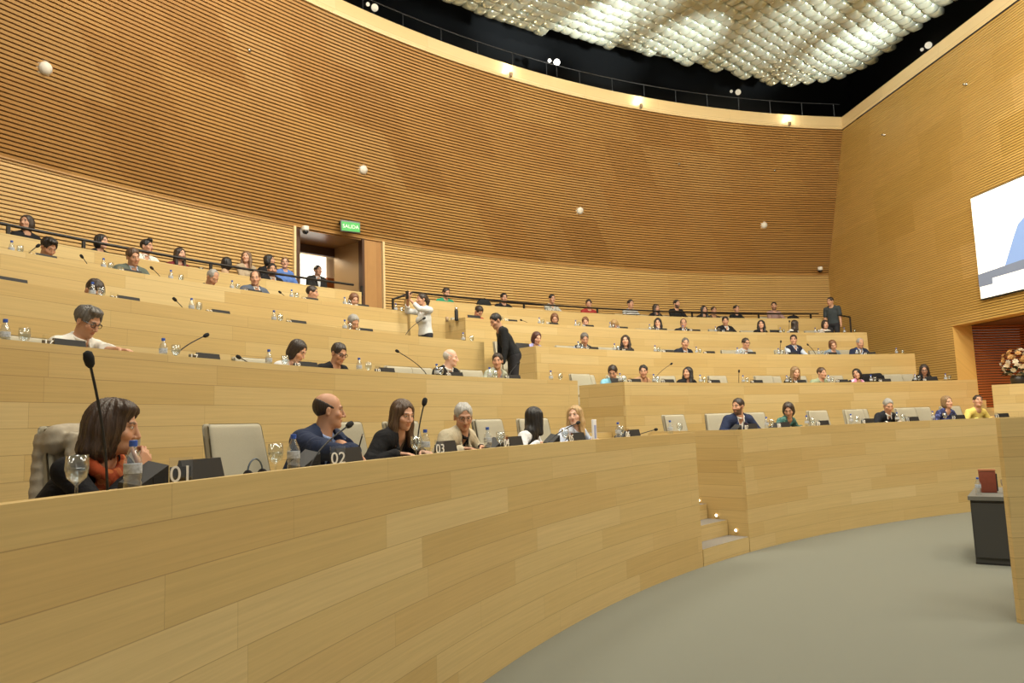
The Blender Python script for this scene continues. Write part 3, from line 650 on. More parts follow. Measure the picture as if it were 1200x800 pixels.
def cloth_mat(col, pat=None, col2=(.7, .7, .7)):
    nm = 'cloth_%s_%s_%s' % (pat, '_'.join('%d' % (c * 999) for c in col), '_'.join('%d' % (c * 99) for c in col2) if pat else '')
    if nm in MATS: return MATS[nm]
    m, N, L, b = newmat(nm); MATS[nm] = m; b.inputs['Roughness'].default_value = .85; b.inputs['Specular IOR Level'].default_value = .25
    tc = N.new('ShaderNodeTexCoord'); n = N.new('ShaderNodeTexNoise'); L.new(tc.outputs['Object'], n.inputs['Vector'])
    mx = N.new('ShaderNodeMix'); mx.data_type = 'RGBA'; L.new(mx.outputs[2], b.inputs['Base Color'])
    if pat == 'stripes':
        sp = N.new('ShaderNodeSeparateXYZ'); L.new(tc.outputs['Object'], sp.inputs[0])
        f = math_node(N, L, 'LESS_THAN', math_node(N, L, 'FRACT', math_node(N, L, 'MULTIPLY', sp.outputs[2], 16)), .5)
        mx.inputs[6].default_value = (*col, 1); mx.inputs[7].default_value = (*col2, 1); L.new(f, mx.inputs[0])
    elif pat == 'floral':
        v = N.new('ShaderNodeTexVoronoi'); v.inputs['Scale'].default_value = 24; L.new(tc.outputs['Object'], v.inputs['Vector'])
        f = math_node(N, L, 'LESS_THAN', v.outputs['Distance'], .42)
        mx.inputs[6].default_value = (*col, 1); mx.inputs[7].default_value = (*col2, 1); L.new(f, mx.inputs[0])
    else:
        n.inputs['Scale'].default_value = 90; mx.inputs[6].default_value = (*[c * .86 for c in col], 1); mx.inputs[7].default_value = (*[min(1, c * 1.12) for c in col], 1); L.new(n.outputs['Fac'], mx.inputs[0])
    n2 = N.new('ShaderNodeTexNoise'); n2.inputs['Scale'].default_value = 9; n2.inputs['Detail'].default_value = 3; n2.inputs['Distortion'].default_value = 1.2; L.new(tc.outputs['Object'], n2.inputs['Vector'])
    bp = N.new('ShaderNodeBump'); bp.inputs['Strength'].default_value = .55; bp.inputs['Distance'].default_value = .03; L.new(n2.outputs['Fac'], bp.inputs['Height']); L.new(bp.outputs[0], b.inputs['Normal'])
    return m
def head_prims(f, fr, k=1., fem=False, nose=1., jaw=1.):
    def E(c, r, kk=.014, R=None): f.ell(np.array(c) * k, np.array(r) * k, kk, fr, R)
    def Cn(a, b, ra, rb, kk=.008): f.cone(np.array(a) * k, np.array(b) * k, ra * k, rb * k, kk, fr)
    E((0, -.014, .035), (.075, .093, .083)); E((0, .026, -.028), (.063, .064, .09), .02)
    E((0, .042, -.084), (.047 * jaw, .042, .034), .02); Cn((0, .074, -.100), (0, .070, -.096), .019, .02, .014)
    Cn((.012, .084, .026), (.038, .074, .024), .0095, .011, .012); Cn((-.012, .084, .026), (-.038, .074, .024), .0095, .011, .012)
    for s_ in (-1, 1):
        f.sub_ell(np.array((s_ * .031, .098, .008)) * k, np.array((.017, .016, .011)) * k, .012, fr)
        E((s_ * .031, .0755, .007), (.0125, .0125, .0115), .003)
        Cn((s_ * .046, .058, -.026), (s_ * .036, .068, -.034), .02, .017, .016)
        E((s_ * .077, -.012, -.008), (.0085, .018, .031), .006, rot(s_ * 18, 0, s_ * 10)); E((s_ * .080, -.012, -.028), (.008, .011, .012), .006)
    Cn((0, .086, .018), (0, .106 + .004 * nose, -.032), .008, .0125 * nose, .01)
    for s_ in (-1, 1): E((s_ * .013, .096, -.037), (.0088, .011, .0078), .006)
    E((0, .085, -.060), (.025, .012, .0058), .005); E((0, .084, -.071), (.021, .012, .0072), .005)
    f.sub_ell(np.array((0, .1, -.0655)) * k, np.array((.024, .006, .0022)) * k, .004, fr)
def hand_prims(f, Wp, d, nrm, side, curl=.35, spread=1., k=1.):
    d = d / np.linalg.norm(d); nrm = nrm - d * (nrm @ d); nrm = nrm / np.linalg.norm(nrm); t = np.cross(d, nrm) * side
    lens = (.040, .046, .042, .033); base = []
    for i in range(4):
        off = (.0285 - .019 * i) * spread; b0 = Wp + d * .022 * k + t * off * .6 * k; b1 = Wp + d * (.088 - .004 * abs(i - 1)) * k + t * off * k
        f.cone(b0, b1, .0145 * k, .0115 * k, .008); p = b1; a = curl * .6
        for j in range(3):
            L = lens[i] * (1, .68, .52)[j] * k; v = d * math.cos(a) + nrm * math.sin(a) + t * (.05 * (1.2 - i) * spread)
            q = p + v * L; f.cone(p, q, (.0095 - .001 * j) * k, (.0088 - .001 * j) * k, .0025); p = q; a += curl * 1.15
    p = Wp + d * .03 * k + t * .026 * k; q = p + (d * .55 + t * .75 + nrm * .25) * .042 * k; f.cone(p, q, .0145 * k, .0105 * k, .006)
    r = q + (d * .85 + t * .35 + nrm * (.3 + curl * .4)) * .032 * k; f.cone(q, r, .0105 * k, .009 * k, .003); f.cone(r, r + (d * .95 + nrm * (.2 + curl * .5)) * .022 * k, .009 * k, .0078 * k, .003)
SKIN = {'l': (.64, .37, .255), 'm': (.53, .29, .185), 'd': (.40, .21, .125), 'p': (.70, .44, .33)}
HAIR = dict(black=(.012, .010, .010), dark=(.030, .018, .012), chestnut=(.050, .028, .018), brown=(.075, .040, .021), lbrown=(.16, .09, .045), grey=(.30, .29, .27), silver=(.42, .41, .39), white=(.55, .53, .50), blond=(.40, .26, .11), dblond=(.24, .15, .07), red=(.07, .022, .016), auburn=(.17, .075, .035), pepper=(.11, .10, .09))
BLK = (.012, .012, .014); NAVY = (.018, .028, .065); WHT = (.74, .74, .71)
def two_bone(S, T, l1, l2, pole):
    v = T - S; L = np.linalg.norm(v); L2 = min(L, (l1 + l2) * .995); v = v / L; T = S + v * L2
    a = (l1 * l1 - l2 * l2 + L2 * L2) / (2 * L2); hh = math.sqrt(max(l1 * l1 - a * a, 0)); p = pole - v * (pole @ v); p = p / (np.linalg.norm(p) + 1e-9)
    return S + v * a + p * hh, T
PEOPLE = []
def person(px, py, row, look, lab, hair='short', hc='dark', skin='l', tops=(), pitch=0, roll=0, body=None, sex='m', R=None, floor=None, stand=False, aL='desk', aR='desk',
           glasses=False, beard=0, brow=1., h=.0085, tall=0., mouth=None, group=None, hk=1., lean=None, chair=True, chair_px=None, extra=None, chairlab=None, wide=1.):
    k = hk * (1.0 if sex == 'm' else .955)
    if row: R0, Z0 = RZ[row]; R = R or R0 + (.80 if row < 5 else .85); F = FL[row] if floor is None else floor
    else: F = floor
    Hw = on_R(px, py, R); H = np.array(Hw); hz = H[2] - F
    to_cam = math.degrees(math.atan2(-H[1], -H[0])); to_c = math.degrees(math.atan2(CY - H[1], CX - H[0]))
    wrap = lambda a: (a + 180) % 360 - 180
    gaze = to_cam + look; face = to_c if body is None else to_cam + body
    dy = wrap(gaze - face)
    if abs(dy) > 70: face += dy - math.copysign(70, dy); dy = math.copysign(70, dy)
    fw = np.array([math.cos(rad(face)), math.sin(rad(face))])
    hipz = .55 if not stand else .93
    # neck base below and behind the head centre, pelvis from the torso's length
    HR = rot(dy, pitch, roll); pv = np.array((0, -.02, -.085)) * k
    nb_rel = pv + np.array((0, -.026, -.082)); headoff = -(HR @ pv)             # head centre relative to the pivot
    # pivot P: head centre = pivot + headoff
    T_ = .45 if not stand else .47; zN = hz - headoff[2] + (nb_rel - pv)[2]; dz = zN - hipz
    if dz > T_: hipz += dz - T_; dz = T_
    dz = max(dz, .13); off = math.sqrt(max(T_ * T_ - dz * dz, 0)); off = min(off, .44)
    if stand: ln_ = .03 if lean is None else lean; hipz = zN - math.sqrt(T_ * T_ - ln_ * ln_); off = ln_
    yN = off; piv = np.array((0, yN, zN)) - (nb_rel - pv); Hl = piv + headoff
    # world origin: floor point under the pelvis
    ang = math.atan2(fw[1], fw[0]) - math.pi / 2; ca, sa = math.cos(ang), math.sin(ang)
    ox = H[0] - (Hl[0] * ca - Hl[1] * sa); oy = H[1] - (Hl[0] * sa + Hl[1] * ca)
    def loc(w): dx, dy_ = w[0] - ox, w[1] - oy; return np.array((dx * ca + dy_ * sa, -dx * sa + dy_ * ca, w[2] - F))
    fr = (Hl, HR); N_ = np.array((0, yN, zN)); Pv = np.array((0, 0, hipz)); up = (N_ - Pv) / np.linalg.norm(N_ - Pv)
    shw = (.178 if sex == 'm' else .155) * wide; bk = (1. if sex == 'm' else .9) * wide
    side = np.array((1., 0, 0)); fwl = np.cross(up, side) * -1; fwl = np.cross(side, up) * -1 if fwl[1] < 0 else fwl
    if fwl[1] < 0: fwl = -fwl
    arms = {}
    deskz = .755 + .02
    for nm, sg, pose in (('L', -1, aL), ('R', 1, aR)):
        S = N_ + side * sg * shw - up * .045 + fwl * -.01
        lx = sg * .16; fd = np.array((-sg * .35, 1., -.05)); nn = np.array((0, 0, -1.)); cu = .45; pole = np.array((sg * .7, -.35, -.6))
        if isinstance(pose, tuple): T = loc(np.array(pose[0])); fd = np.array(pose[1]) if len(pose) > 1 else fd; nn = np.array(pose[2]) if len(pose) > 2 else nn; cu = pose[3] if len(pose) > 3 else .6
        elif pose == 'desk': T = np.array((lx, max(.36, yN + .12), deskz))
        elif pose == 'desk_in': T = np.array((sg * .075, max(.36, yN + .16), deskz)); fd = np.array((-sg * .9, .6, 0))
        elif pose == 'chin': T = Hl + HR @ np.array((sg * .035, .135, -.17)) ; fd = np.array((-sg * .25, -.2, 1.)); nn = np.array((0, -1., -.1)); cu = .8; pole = np.array((sg * .5, .2, -1.))
        elif pose == 'mouth': T = Hl + HR @ np.array((sg * .055, .15, -.175)); fd = np.array((-sg * .6, .0, .85)); nn = np.array((-sg * .1, -1., 0)); cu = .95; pole = np.array((sg * .5, .3, -1.))
        elif pose == 'lap': T = np.array((sg * .10, .22, hipz + .12)); fd = np.array((-sg * .5, 1, 0))
        elif pose == 'side': T = S + np.array((sg * .05, .05, -.54)); fd = np.array((0, .1, -1.)); nn = np.array((-sg * 1., 0, 0)); cu = .3; pole = np.array((sg * .3, -1., 0))
        elif pose == 'phone': T = Hl + np.array((sg * .03, .30, -.03)); fd = np.array((-sg * .1, .25, 1.)); nn = np.array((0, -1., 0.)) ; cu = .55; pole = np.array((sg * .8, 0, -1.))
        E_, T = two_bone(S, T, .275 * bk + .01, .245, pole)
        arms[nm] = (S, E_, T, fd, nn, cu, sg)
    # --- body: one skin surface
    f = Field(h); head_prims(f, fr, k, sex == 'f')
    nr = .057 if sex == 'm' else .046
    f.cone(Hl + HR @ (np.array((0, -.012, -.055)) * k), N_ + np.array((0, .005, -.01)), nr, nr * 1.1, .02)
    f.cone(N_ + side * shw * .85 - up * .05, N_ - side * shw * .85 - up * .05, .055 * bk, .055 * bk, .03); f.cone(N_ + up * .005, N_ + side * shw * .7 - up * .045, .045, .045, .03); f.cone(N_ + up * .005, N_ - side * shw * .7 - up * .045, .045, .045, .03)
    mid = (N_ + Pv) / 2
    Tr = np.stack([side, fwl, up], 1)
    f.ell(N_ - up * .19, (.145 * bk, .098 * bk, .16), .04, None, Tr); f.ell(Pv + up * .13, (.135 * bk, .095 * bk, .15), .04, None, Tr); f.ell(Pv, (.15 * bk, .11 * bk, .11), .04, None, Tr)
    for nm, (S, E_, T, fd, nn, cu, sg) in arms.items():
        f.cone(S, E_, .047 * bk, .038 * bk, .015); f.cone(E_, T, .037 * bk, .024 * bk, .012); hand_prims(f, T, fd, nn, sg, cu, 1., .97 if sex == 'm' else .9)
    sk = np.array(SKIN[skin]); hcol = np.array(HAIR[hc]); rng = np.random.RandomState(int(px * 7 + py))
    lipc = np.array(mouth) if mouth else sk * (.86, .62, .58)
    def paint(V):
        q = (V - Hl) @ HR / k; c = np.tile(sk, (len(V), 1)); x, y, z = q.T; ax_ = np.abs(x); front = y > .03
        inh = (np.abs(q) < .15).all(1)
        def mix(m, col): c[:] = c * (1 - m[:, None]) + np.array(col) * m[:, None]
        mix(np.clip(1 - np.hypot(ax_ - .047, (z + .03)) / .03, 0, 1) * .35 * front * inh, sk * (1.08, .78, .72))
        if beard: mix(np.clip((-.038 - z + .9 * np.clip(.055 - y, 0, .03)) / .012, 0, 1) * (z > -.13) * (y > .0) * inh * beard * (~((np.abs(z + .065) < .012) & (ax_ < .024) & (y > .07))), hcol * 1.3 + .01)
        if beard: mix(((np.abs(z + .05) < .007) & (ax_ < .028) & front & inh) * beard, hcol * 1.3)
        mix(((np.abs(z + .065) < .0125) & (ax_ < .024 - .8 * np.abs(z + .065)) & (y > .075) & inh) * .85, lipc)
        mix((((ax_ - .031) / .018) ** 2 + ((z - .029 + .1 * np.abs(ax_ - .03)) / .0062) ** 2 < 1) * front * inh * .85 * brow, np.minimum(hcol * 1.1 + .008, sk * .8))
        e = ((ax_ - .031) / .0125) ** 2 + ((z - .007) / .0068) ** 2
        mix((e < 1) * front * inh * .9, (.62, .58, .54)); mix((np.hypot(ax_ - .031, z - .007) < .0066) * front * inh, (.025, .016, .012))
        mix(((e >= 1) & (e < 1.9) & (z > .008)) * front * inh * .6, sk * .28)
        return c
    b = f.mesh('person', M_skin, None, paint, lo=np.array((-9, -9, hipz - .13)))
    b.location = (ox, oy, F); b.rotation_euler = (0, 0, ang); tag(b, lab, 'person', group)
    # --- hair in the head's frame
    if hair: hair_mesh(b, hair, hc, fr, k, h, rng, sex)
    # --- garments
    for gi, g in enumerate(tops):
        nm, col = g[0], g[1]; o_ = g[2] if len(g) > 2 else {}
        t_ = {'jacket': .024, 'blazer': .024, 'vest': .020, 'cardigan': .022}.get(nm, .012) + .006 * gi
        f = Field(h * 1.0); inf = t_
        f.cone(N_ + side * shw * .9 - up * .055, N_ - side * shw * .9 - up * .055, .055 * bk + inf, .055 * bk + inf, .03)
        for sg in (-1, 1): f.cone(N_ + side * sg * .03 + up * .008 - fwl * .012, N_ + side * sg * shw * .8 - up * .042, .05 + inf * .8, .048 + inf, .03)
        f.ell(N_ - up * .19, (.15 * bk + inf, .105 * bk + inf, .17), .04, None, Tr); f.ell(Pv + up * .13, (.14 * bk + inf, .102 * bk + inf, .15), .04, None, Tr); f.ell(Pv + up * .01, (.158 * bk + inf, .118 * bk + inf, .13), .04, None, Tr)
        if sex == 'f':
            for sg in (-1, 1): f.ell(N_ - up * .21 + fwl * .075 + side * sg * .062, (.062 + inf, .055 + inf, .06 + inf), .03, None, Tr)
        slv = o_.get('sleeve', 1.)
        for an, (S, E_, T, fd, nn, cu, sg) in arms.items():
            if slv <= 0: continue
            if slv < .6: f.cone(S, S + (E_ - S) * .62, .056 * bk + inf * .8, .058 * bk + inf * .7, .02); continue
            ln = E_ - S; f.cone(S, E_, .053 * bk + inf * .8, .044 * bk + inf * .8, .02); Tc = E_ + (T - E_) * (.93 if gi == 0 or nm == 'shirt' else .86); f.cone(E_, Tc, .043 * bk + inf * .8, .031 + inf * .7, .012)
            # sleeve folds at the elbow
            for q_ in (.8, .93): f.cone(S + ln * q_ - side * .0, S + ln * q_ + side * .001, .046 * bk + inf * .9, .046 * bk + inf * .9, .01)
        v = o_.get('v', 0.); neck = nr + .012
        nkc = N_ + up * .05 + fwl * .02
        def trim(D, X, Y, Z, v=v, inf=inf, nm=nm):
            px_, py_, pz_ = X - N_[0], Y - N_[1], Z - N_[2]
            ua = px_ * up[0] + py_ * up[1] + pz_ * up[2]; fa = px_ * fwl[0] + py_ * fwl[1] + pz_ * fwl[2]
            lim = .060 + (.012 if nm in ('jacket', 'shirt', 'hoodie') else 0) - .28 * np.clip(fa, -.05, .12)
            rr = np.sqrt(px_ ** 2 + fa ** 2); D = np.where((rr < .16) & (ua < .2), np.maximum(D, ua - lim), D)
            rr = np.sqrt(px_ ** 2 + (fa - .004) ** 2); D = np.where((ua > -.02) & (ua < .2), np.maximum(D, (neck + .004) - rr), D)
            if v: D = np.where(fa > .02, np.maximum(D, np.minimum((.062 * (1 + ua / v)) - np.abs(px_), fa)) if True else D, D)
            return D
        f.cut(trim)
        if nm in ('jacket', 'blazer') and v:
            for sg in (-1, 1):
                p0 = N_ + side * sg * .066 + up * .03 + fwl * .0; p1 = N_ + side * sg * .068 - up * .06 + fwl * (.085 * bk + inf); p2 = N_ + side * sg * .012 - up * (v * .95) + fwl * (.118 * bk + inf)
                f.cone(p0, p1, .014, .016, .008); f.cone(p1 + side * sg * .012, p2, .017, .008, .008)
        if nm == 'hoodie': f.cone(N_ - side * .06 - fwl * .07 + up * .01, N_ + side * .06 - fwl * .07 + up * .01, .05, .05, .03)
        go = f.mesh(nm, cloth_mat(col, o_.get('pat'), o_.get('col2', (.7, .7, .7))), b)
        if o_.get('collar'):
            f = Field(min(h, .007)); cr_ = nr + .014
            for i in range(14):
                a0, a1 = rad(-60 + 300 * i / 14), rad(-60 + 300 * (i + 1) / 14)
                if i in (3, ): pass
                def cp(a): return N_ + side * math.cos(a + rad(210)) * cr_ * 1.0 + fwl * (-math.sin(a + rad(30)) * cr_ * .95 + .006) + up * (.030 - .018 * -math.sin(a + rad(30)))
                f.cone(cp(a0), cp(a1), .0125, .0125, .008)
            for sg in (-1, 1): f.cone(N_ + side * sg * .048 + fwl * .045 + up * .012, N_ + side * sg * .05 + fwl * (.095 * bk) - up * .045, .013, .007, .008)
            f.mesh('collar', cloth_mat(o_['collar']), go)
        if o_.get('tie'):
            f = Field(.006); f.ell(N_ + fwl * .075 - up * .012, (.016, .012, .016), .006); p1 = N_ + fwl * (.118 * bk + inf * .6) - up * .10; f.cone(N_ + fwl * .078 - up * .02, p1, .013, .02, .006); f.cone(p1, p1 - up * .2 + fwl * .02, .02, .025, .006)
            f.mesh('tie', cloth_mat(o_['tie']), go)
    # --- trousers and shoes
    f = Field(.016 if not stand else .012); tc_ = (extra or {}).get('trousers', (.03, .03, .035))
    f.ell(Pv, (.17 * bk, .13 * bk, .12), .04)
    sh = Field(.014)
    for sg in (-1, 1):
        if stand: hp = Pv + np.array((sg * .085, 0, -.05)); kn = np.array((sg * .09, .02, hipz * .53)); an = np.array((sg * .095, -.01, .1))
        else: hp = Pv + np.array((sg * .09, .02, -.02)); kn = np.array((sg * .11, .40, .50)); an = np.array((sg * .11, .34, .11))
        f.cone(hp, kn, .085 * bk, .065, .03); f.cone(kn, an, .063, .047, .02)
        sh.cone(an + np.array((0, -.03, -.05)), an + np.array((0, .15, -.062)), .045, .035, .02)
    f.mesh('trousers', cloth_mat(tc_), b); sh.mesh('shoes', MATS['dark_plastic'], b)
    if glasses:
        m = MB(); gm = plain('spectacle_black', (.015, .012, .012), .3) if glasses != 'thin' else plain('spectacle_brown', (.05, .035, .025), .5); rr_ = .0028 if glasses != 'thin' else .0015
        T3 = lambda q: tuple(Hl + HR @ (np.array(q) * k))
        for sg in (-1, 1):
            m.tube([T3((sg * .033 + .023 * math.copysign(abs(math.cos(a)) ** .7, math.cos(a)), .098 - .006 * abs(math.cos(a)), .004 + .017 * math.copysign(abs(math.sin(a)) ** .7, math.sin(a)))) for a in np.linspace(0, 2 * math.pi, 17)], rr_, 5, cap=False)
            m.tube([T3((sg * .056, .092, .010)), T3((sg * .078, .02, .010)), T3((sg * .078, -.02, .004))], rr_, 5)
        m.tube([T3((-.010, .099, .010)), T3((0, .103, .012)), T3((.010, .099, .010))], rr_, 5); m.build('glasses', gm, b)
    info = dict(obj=b, Hl=Hl, HR=HR, N=N_, up=up, fwl=fwl, arms=arms, F=F, ang=ang, ox=ox, oy=oy, lab=lab, k=k, Pv=Pv, row=row, Tr=Tr, bk=bk, shw=shw)
    info['world'] = lambda q: Vector((ox + q[0] * ca - q[1] * sa, oy + q[0] * sa + q[1] * ca, F + q[2]))
    if chair and not stand: CHAIRS.append((ox, oy, F, ang, chairlab or lab, chair_px, row))
    return info
CHAIRS = []
def hair_mesh(b, style, hc, fr, k, h, rng, sex):
    f = Field(min(h, .0075) * (1. if h > .006 else 1.)); S = lambda *q: np.array(q) * k
    full = style in ('bob', 'long', 'long_back', 'curly_long', 'wavy', 'side_long')
    th = 1.10 if full else 1.045
    if style == 'bald_ring':
        f.ell(S(0, -.018, .030), S(.0785, .0935, .086), .01, fr)
    elif style in ('short', 'quiff', 'receding', 'short_thick', 'bun', 'ponytail', 'curly_short', 'messy', 'crop'):
        g = {'short': 1.05, 'crop': 1.02, 'quiff': 1.07, 'receding': 1.035, 'short_thick': 1.08, 'curly_short': 1.15, 'messy': 1.11}.get(style, 1.05)
        f.ell(S(0, -.016, .038), S(.078 * g, .096 * g, .087 * g), .01, fr)
        if style == 'quiff': f.ell(S(0, .05, .115), S(.05, .045, .03), .02, fr)
        if style == 'messy': f.ell(S(.01, .045, .105), S(.06, .05, .03), .02, fr); f.ell(S(0, -.09, .05), S(.06, .04, .06), .02, fr)
    else:
        f.ell(S(0, -.02, .036), S(.082 * th, .098 * th, .088 * th), .01, fr)
        if style == 'bob': f.ell(S(0, -.03, -.035), S(.103, .088, .105), .03, fr)
        elif style == 'wavy': f.ell(S(0, -.035, -.02), S(.112, .10, .125), .03, fr); f.ell(S(.0, -.05, -.11), S(.112, .085, .075), .03, fr); f.ell(S(.035, .035, .09), S(.05, .05, .035), .03, fr); f.ell(S(-.04, .03, .085), S(.045, .05, .035), .03, fr)
        elif style in ('long', 'side_long', 'curly_long'):
            w_ = .034 if style != 'curly_long' else .045
            f.ell(S(0, -.05, -.08), S(.092, .062, .16), .03, fr)
            for s_ in (-1, 1):
                f.cone(S(s_ * .072, .012, .05), S(s_ * .082, .008, -.09), .026, w_, .02, fr); f.cone(S(s_ * .082, .008, -.09), S(s_ * .088, .045, -.25), w_, .022, .02, fr)
        elif style == 'long_back':
            f.ell(S(0, -.05, -.08), S(.095, .065, .18), .03, fr); f.cone(S(.0, -.075, -.15), S(.0, -.09, -.34), .075, .04, .03, fr)
            for s_ in (-1, 1): f.cone(S(s_ * .074, .01, .05), S(s_ * .08, -.01, -.16), .024, .03, .02, fr)
    if style == 'bun': f.ell(S(0, -.125, .045), S(.042, .036, .04), .01, fr)
    if style == 'ponytail': f.cone(S(0, -.10, .06), S(0, -.13, -.02), .03, .035, .02, fr); f.cone(S(0, -.13, -.02), S(0, -.115, -.16), .035, .018, .02, fr)
    # open the face
    if style == 'bald_ring':
        f.sub_ell(S(0, .100, -.02), S(.094, .088, .14), .012, fr)
    elif style == 'receding': f.sub_ell(S(0, .10, -.02), S(.073, .075, .125), .01, fr); f.sub_ell(S(0, .085, .09), S(.06, .06, .06), .015, fr)
    elif full: f.sub_ell(S(0, .103, -.045), S(.066, .083, .134), .012, fr)
    else: f.sub_ell(S(0, .106, -.030), S(.080, .074, .116 if style not in ('bun', 'ponytail') else .122), .012, fr)
    short = style in ('short', 'quiff', 'receding', 'short_thick', 'bald_ring', 'curly_short', 'messy', 'bun', 'ponytail', 'crop')
    ph = rng.rand(4) * 6; o_, Rm = fr
    amp = {'curly_short': .007, 'curly_long': .007, 'wavy': .0055, 'messy': .006, 'bald_ring': .0012}.get(style, .003 if short else .0036)
    def fin(D, X, Y, Z):
        x, y, z = [((X - o_[0]) * Rm[0, i] + (Y - o_[1]) * Rm[1, i] + (Z - o_[2]) * Rm[2, i]) / k for i in range(3)]
        if short and style not in ('ponytail',):
            lo = (-.012 + .5 * np.minimum(y, .03)) if style != 'curly_short' else (-.03 + .5 * np.minimum(y, .03)); D = np.maximum(D, (lo - z) * .8)
            earcut = .024 - np.sqrt((y - .002) ** 2 + (z + .008) ** 2); D = np.where(np.abs(x) > .05, np.maximum(D, earcut), D); D = D + .0035 * np.sin(x * 95 + ph[2]) * np.sin(y * 60 + ph[3]) * (z > .02) * (style != 'bald_ring')
        if style == 'bald_ring': D = np.maximum(D, (z - (.036 - .5 * y)) * .8)
        if style == 'bob': D = np.maximum(D, (-.135 + .15 * np.minimum(-y, .05) - z) * .8)
        a = np.arctan2(y + .02, x)
        if 'curly' in style: w = np.sin(x * 150 + ph[0]) * np.sin(y * 150 + ph[1]) * np.sin(z * 140 + ph[2])
        else: w = .6 * np.sin(a * 17 + ph[0] + z * 14) + .4 * np.sin(a * 41 + ph[1] - z * 22 + 1.5 * np.sin(z * 30))
        return D + amp * w
    f.cut(fin)
    f.mesh('hair', hair_mat(HAIR[hc]), b)
# ------------------------------------------------------------------ everyone in the hall
NB = .0055
def J(col, v=.26, **k): return ('jacket', col, dict(v=v, **k))
def SH(col, v=.10, collar=None, **k): return ('shirt', col, dict(v=v, collar=collar or col, **k))
def SW(col, v=.0, **k): return ('sweater', col, dict(v=v, **k))
def BL(col, v=.12, **k): return ('blouse', col, dict(v=v, **k))
# lowest front row, by the numbered signs
w01 = person(134, 500, 1, 78, 'woman in black with an orange scarf and wavy brown bob, hand raised to her mouth', 'wavy', 'chestnut', 'm', [SW(BLK)], pitch=10, sex='f', aR='mouth', aL='desk_in', h=NB, hk=1.04, chair_px=160, chairlab='coat-draped chair')
m02 = person(385, 481, 1, 98, 'bald man in navy jacket and pale blue shirt turning away, hands clasped with a pen', 'bald_ring', 'dark', 'm', [SH((.30, .40, .66)), J(NAVY, .24)], pitch=4, h=NB, aR=(on_R(418, 534, RZ[1][0] + .30), (.35, 1, -.1), (0, 0, -1), .7), aL=(on_R(424, 534, RZ[1][0] + .36), (.8, .6, -.1), (0, .2, -1), .7), chair_px=322)
w03 = person(472, 486, 1, 40, 'woman with long straight brown hair in a black jacket, looking down beside the bald man', 'long', 'brown', 'l', [BL((.10, .07, .04)), J(BLK, .28)], pitch=14, sex='f', h=NB, chair_px=440)
m04 = person(543, 488, 1, 12, 'grey-haired man in cream jacket over black shirt, head bowed', 'short', 'silver', 'm', [SH(BLK, .09), J((.52, .46, .33), .30)], pitch=17, h=NB, glasses='thin')
w05 = person(627, 490, 1, 140, 'woman in white seen from behind with long straight black hair', 'long_back', 'black', 'l', [BL((.72, .74, .77))], sex='f', h=NB, chair_px=602)
w06 = person(674, 487, 1, -22, 'blond woman in pale blue shirt talking to the black-haired woman', 'long', 'blond', 'p', [SH((.56, .62, .74))], sex='f', h=.006, pitch=-3, roll=6)
m07 = person(865, 476, 1, -38, 'bearded man in navy suit turning aside, first past the aisle in the front row', 'short', 'dark', 'm', [SH(WHT), J((.022, .032, .075), .24)], beard=.85, pitch=2, h=.0065, aL='chin' if False else 'desk')
w08 = person(924, 480, 1, -4, 'dark-haired woman in teal print blouse reading, next to the bearded man in navy', 'bob', 'dark', 'm', [BL((.04, .12, .11), .10, pat='floral', col2=(.10, .22, .18))], pitch=24, sex='f', h=.0065)
m09 = person(1041, 475, 1, 22, 'white-haired man in dark sweater over white collar, front row', 'short', 'grey', 'm', [SH(WHT), SW((.016, .018, .024), .08)], pitch=20, h=.0065)
w10 = person(1110, 471, 1, 38, 'woman with fair bob in navy flowered top, turned to the man in yellow', 'bob', 'dblond', 'l', [BL((.03, .035, .10), .08, pat='floral', col2=(.10, .12, .30))], sex='f', h=.0065, roll=6)
m11 = person(1146, 470, 1, 20, 'man in yellow shirt leaning back, last in the front row', 'crop', 'dark', 'm', [SW((.72, .58, .16))], pitch=-12, roll=-8, h=.0065)
# second row
m16 = person(103, 377, 2, 48, 'man in white shirt and dark glasses bending over his papers behind sign 16', 'messy', 'pepper', 'm', [SH((.78, .76, .70))], pitch=28, h=NB, glasses=True, aL=(on_R(150, 411, RZ[2][0] + .22), (-.3, 1, -.1)))
w18 = person(349, 411, 2, 60, 'woman with dark hair falling forward over a white top, second row', 'bob', 'dark', 'l', [BL((.66, .66, .66))], pitch=32, sex='f', h=.006, aR='chin')
m19 = person(397, 414, 2, 42, 'man in black with cropped hair and glasses, head bowed, second row', 'short', 'dark', 'm', [SW(BLK)], pitch=24, h=.006, glasses=True)
m20 = person(528, 419, 2, 85, 'bald man in black sweater with white collar, in profile', 'bald_ring', 'white', 'p', [SH(WHT), SW(BLK, .08)], pitch=8, h=.006)
w21 = person(583, 423, 2, -8, 'person with short dark hair in grey-green cardigan, second row beside the aisle', 'short_thick', 'dark', 'm', [BL((.20, .18, .22), .10, pat='floral', col2=(.5, .48, .5)), ('cardigan', (.36, .38, .30), dict(v=.3))], pitch=4, sex='f', h=.006)
p22 = person(718, 436, 2, -8, 'dark-haired person in light blue shirt bowing at the aisle end of the second row', 'short_thick', 'dark', 'm', [SH((.22, .48, .62))], pitch=26)
w23 = person(754, 435, 2, -2, 'woman in tan jacket with hair pulled back, second row', 'bun', 'black', 'm', [BL((.62, .55, .46)), J((.42, .26, .15), .26)], pitch=8, sex='f')
w24 = person(806, 437, 2, -30, 'woman with long dark hair in black jacket looking up, second row', 'long', 'black', 'm', [BL((.3, .3, .32)), J(BLK, .24)], pitch=-4, sex='f')
w26 = person(932, 436, 2, 30, 'woman with long blond hair in black, second row', 'long', 'dblond', 'l', [SW(BLK)], pitch=14, sex='f')
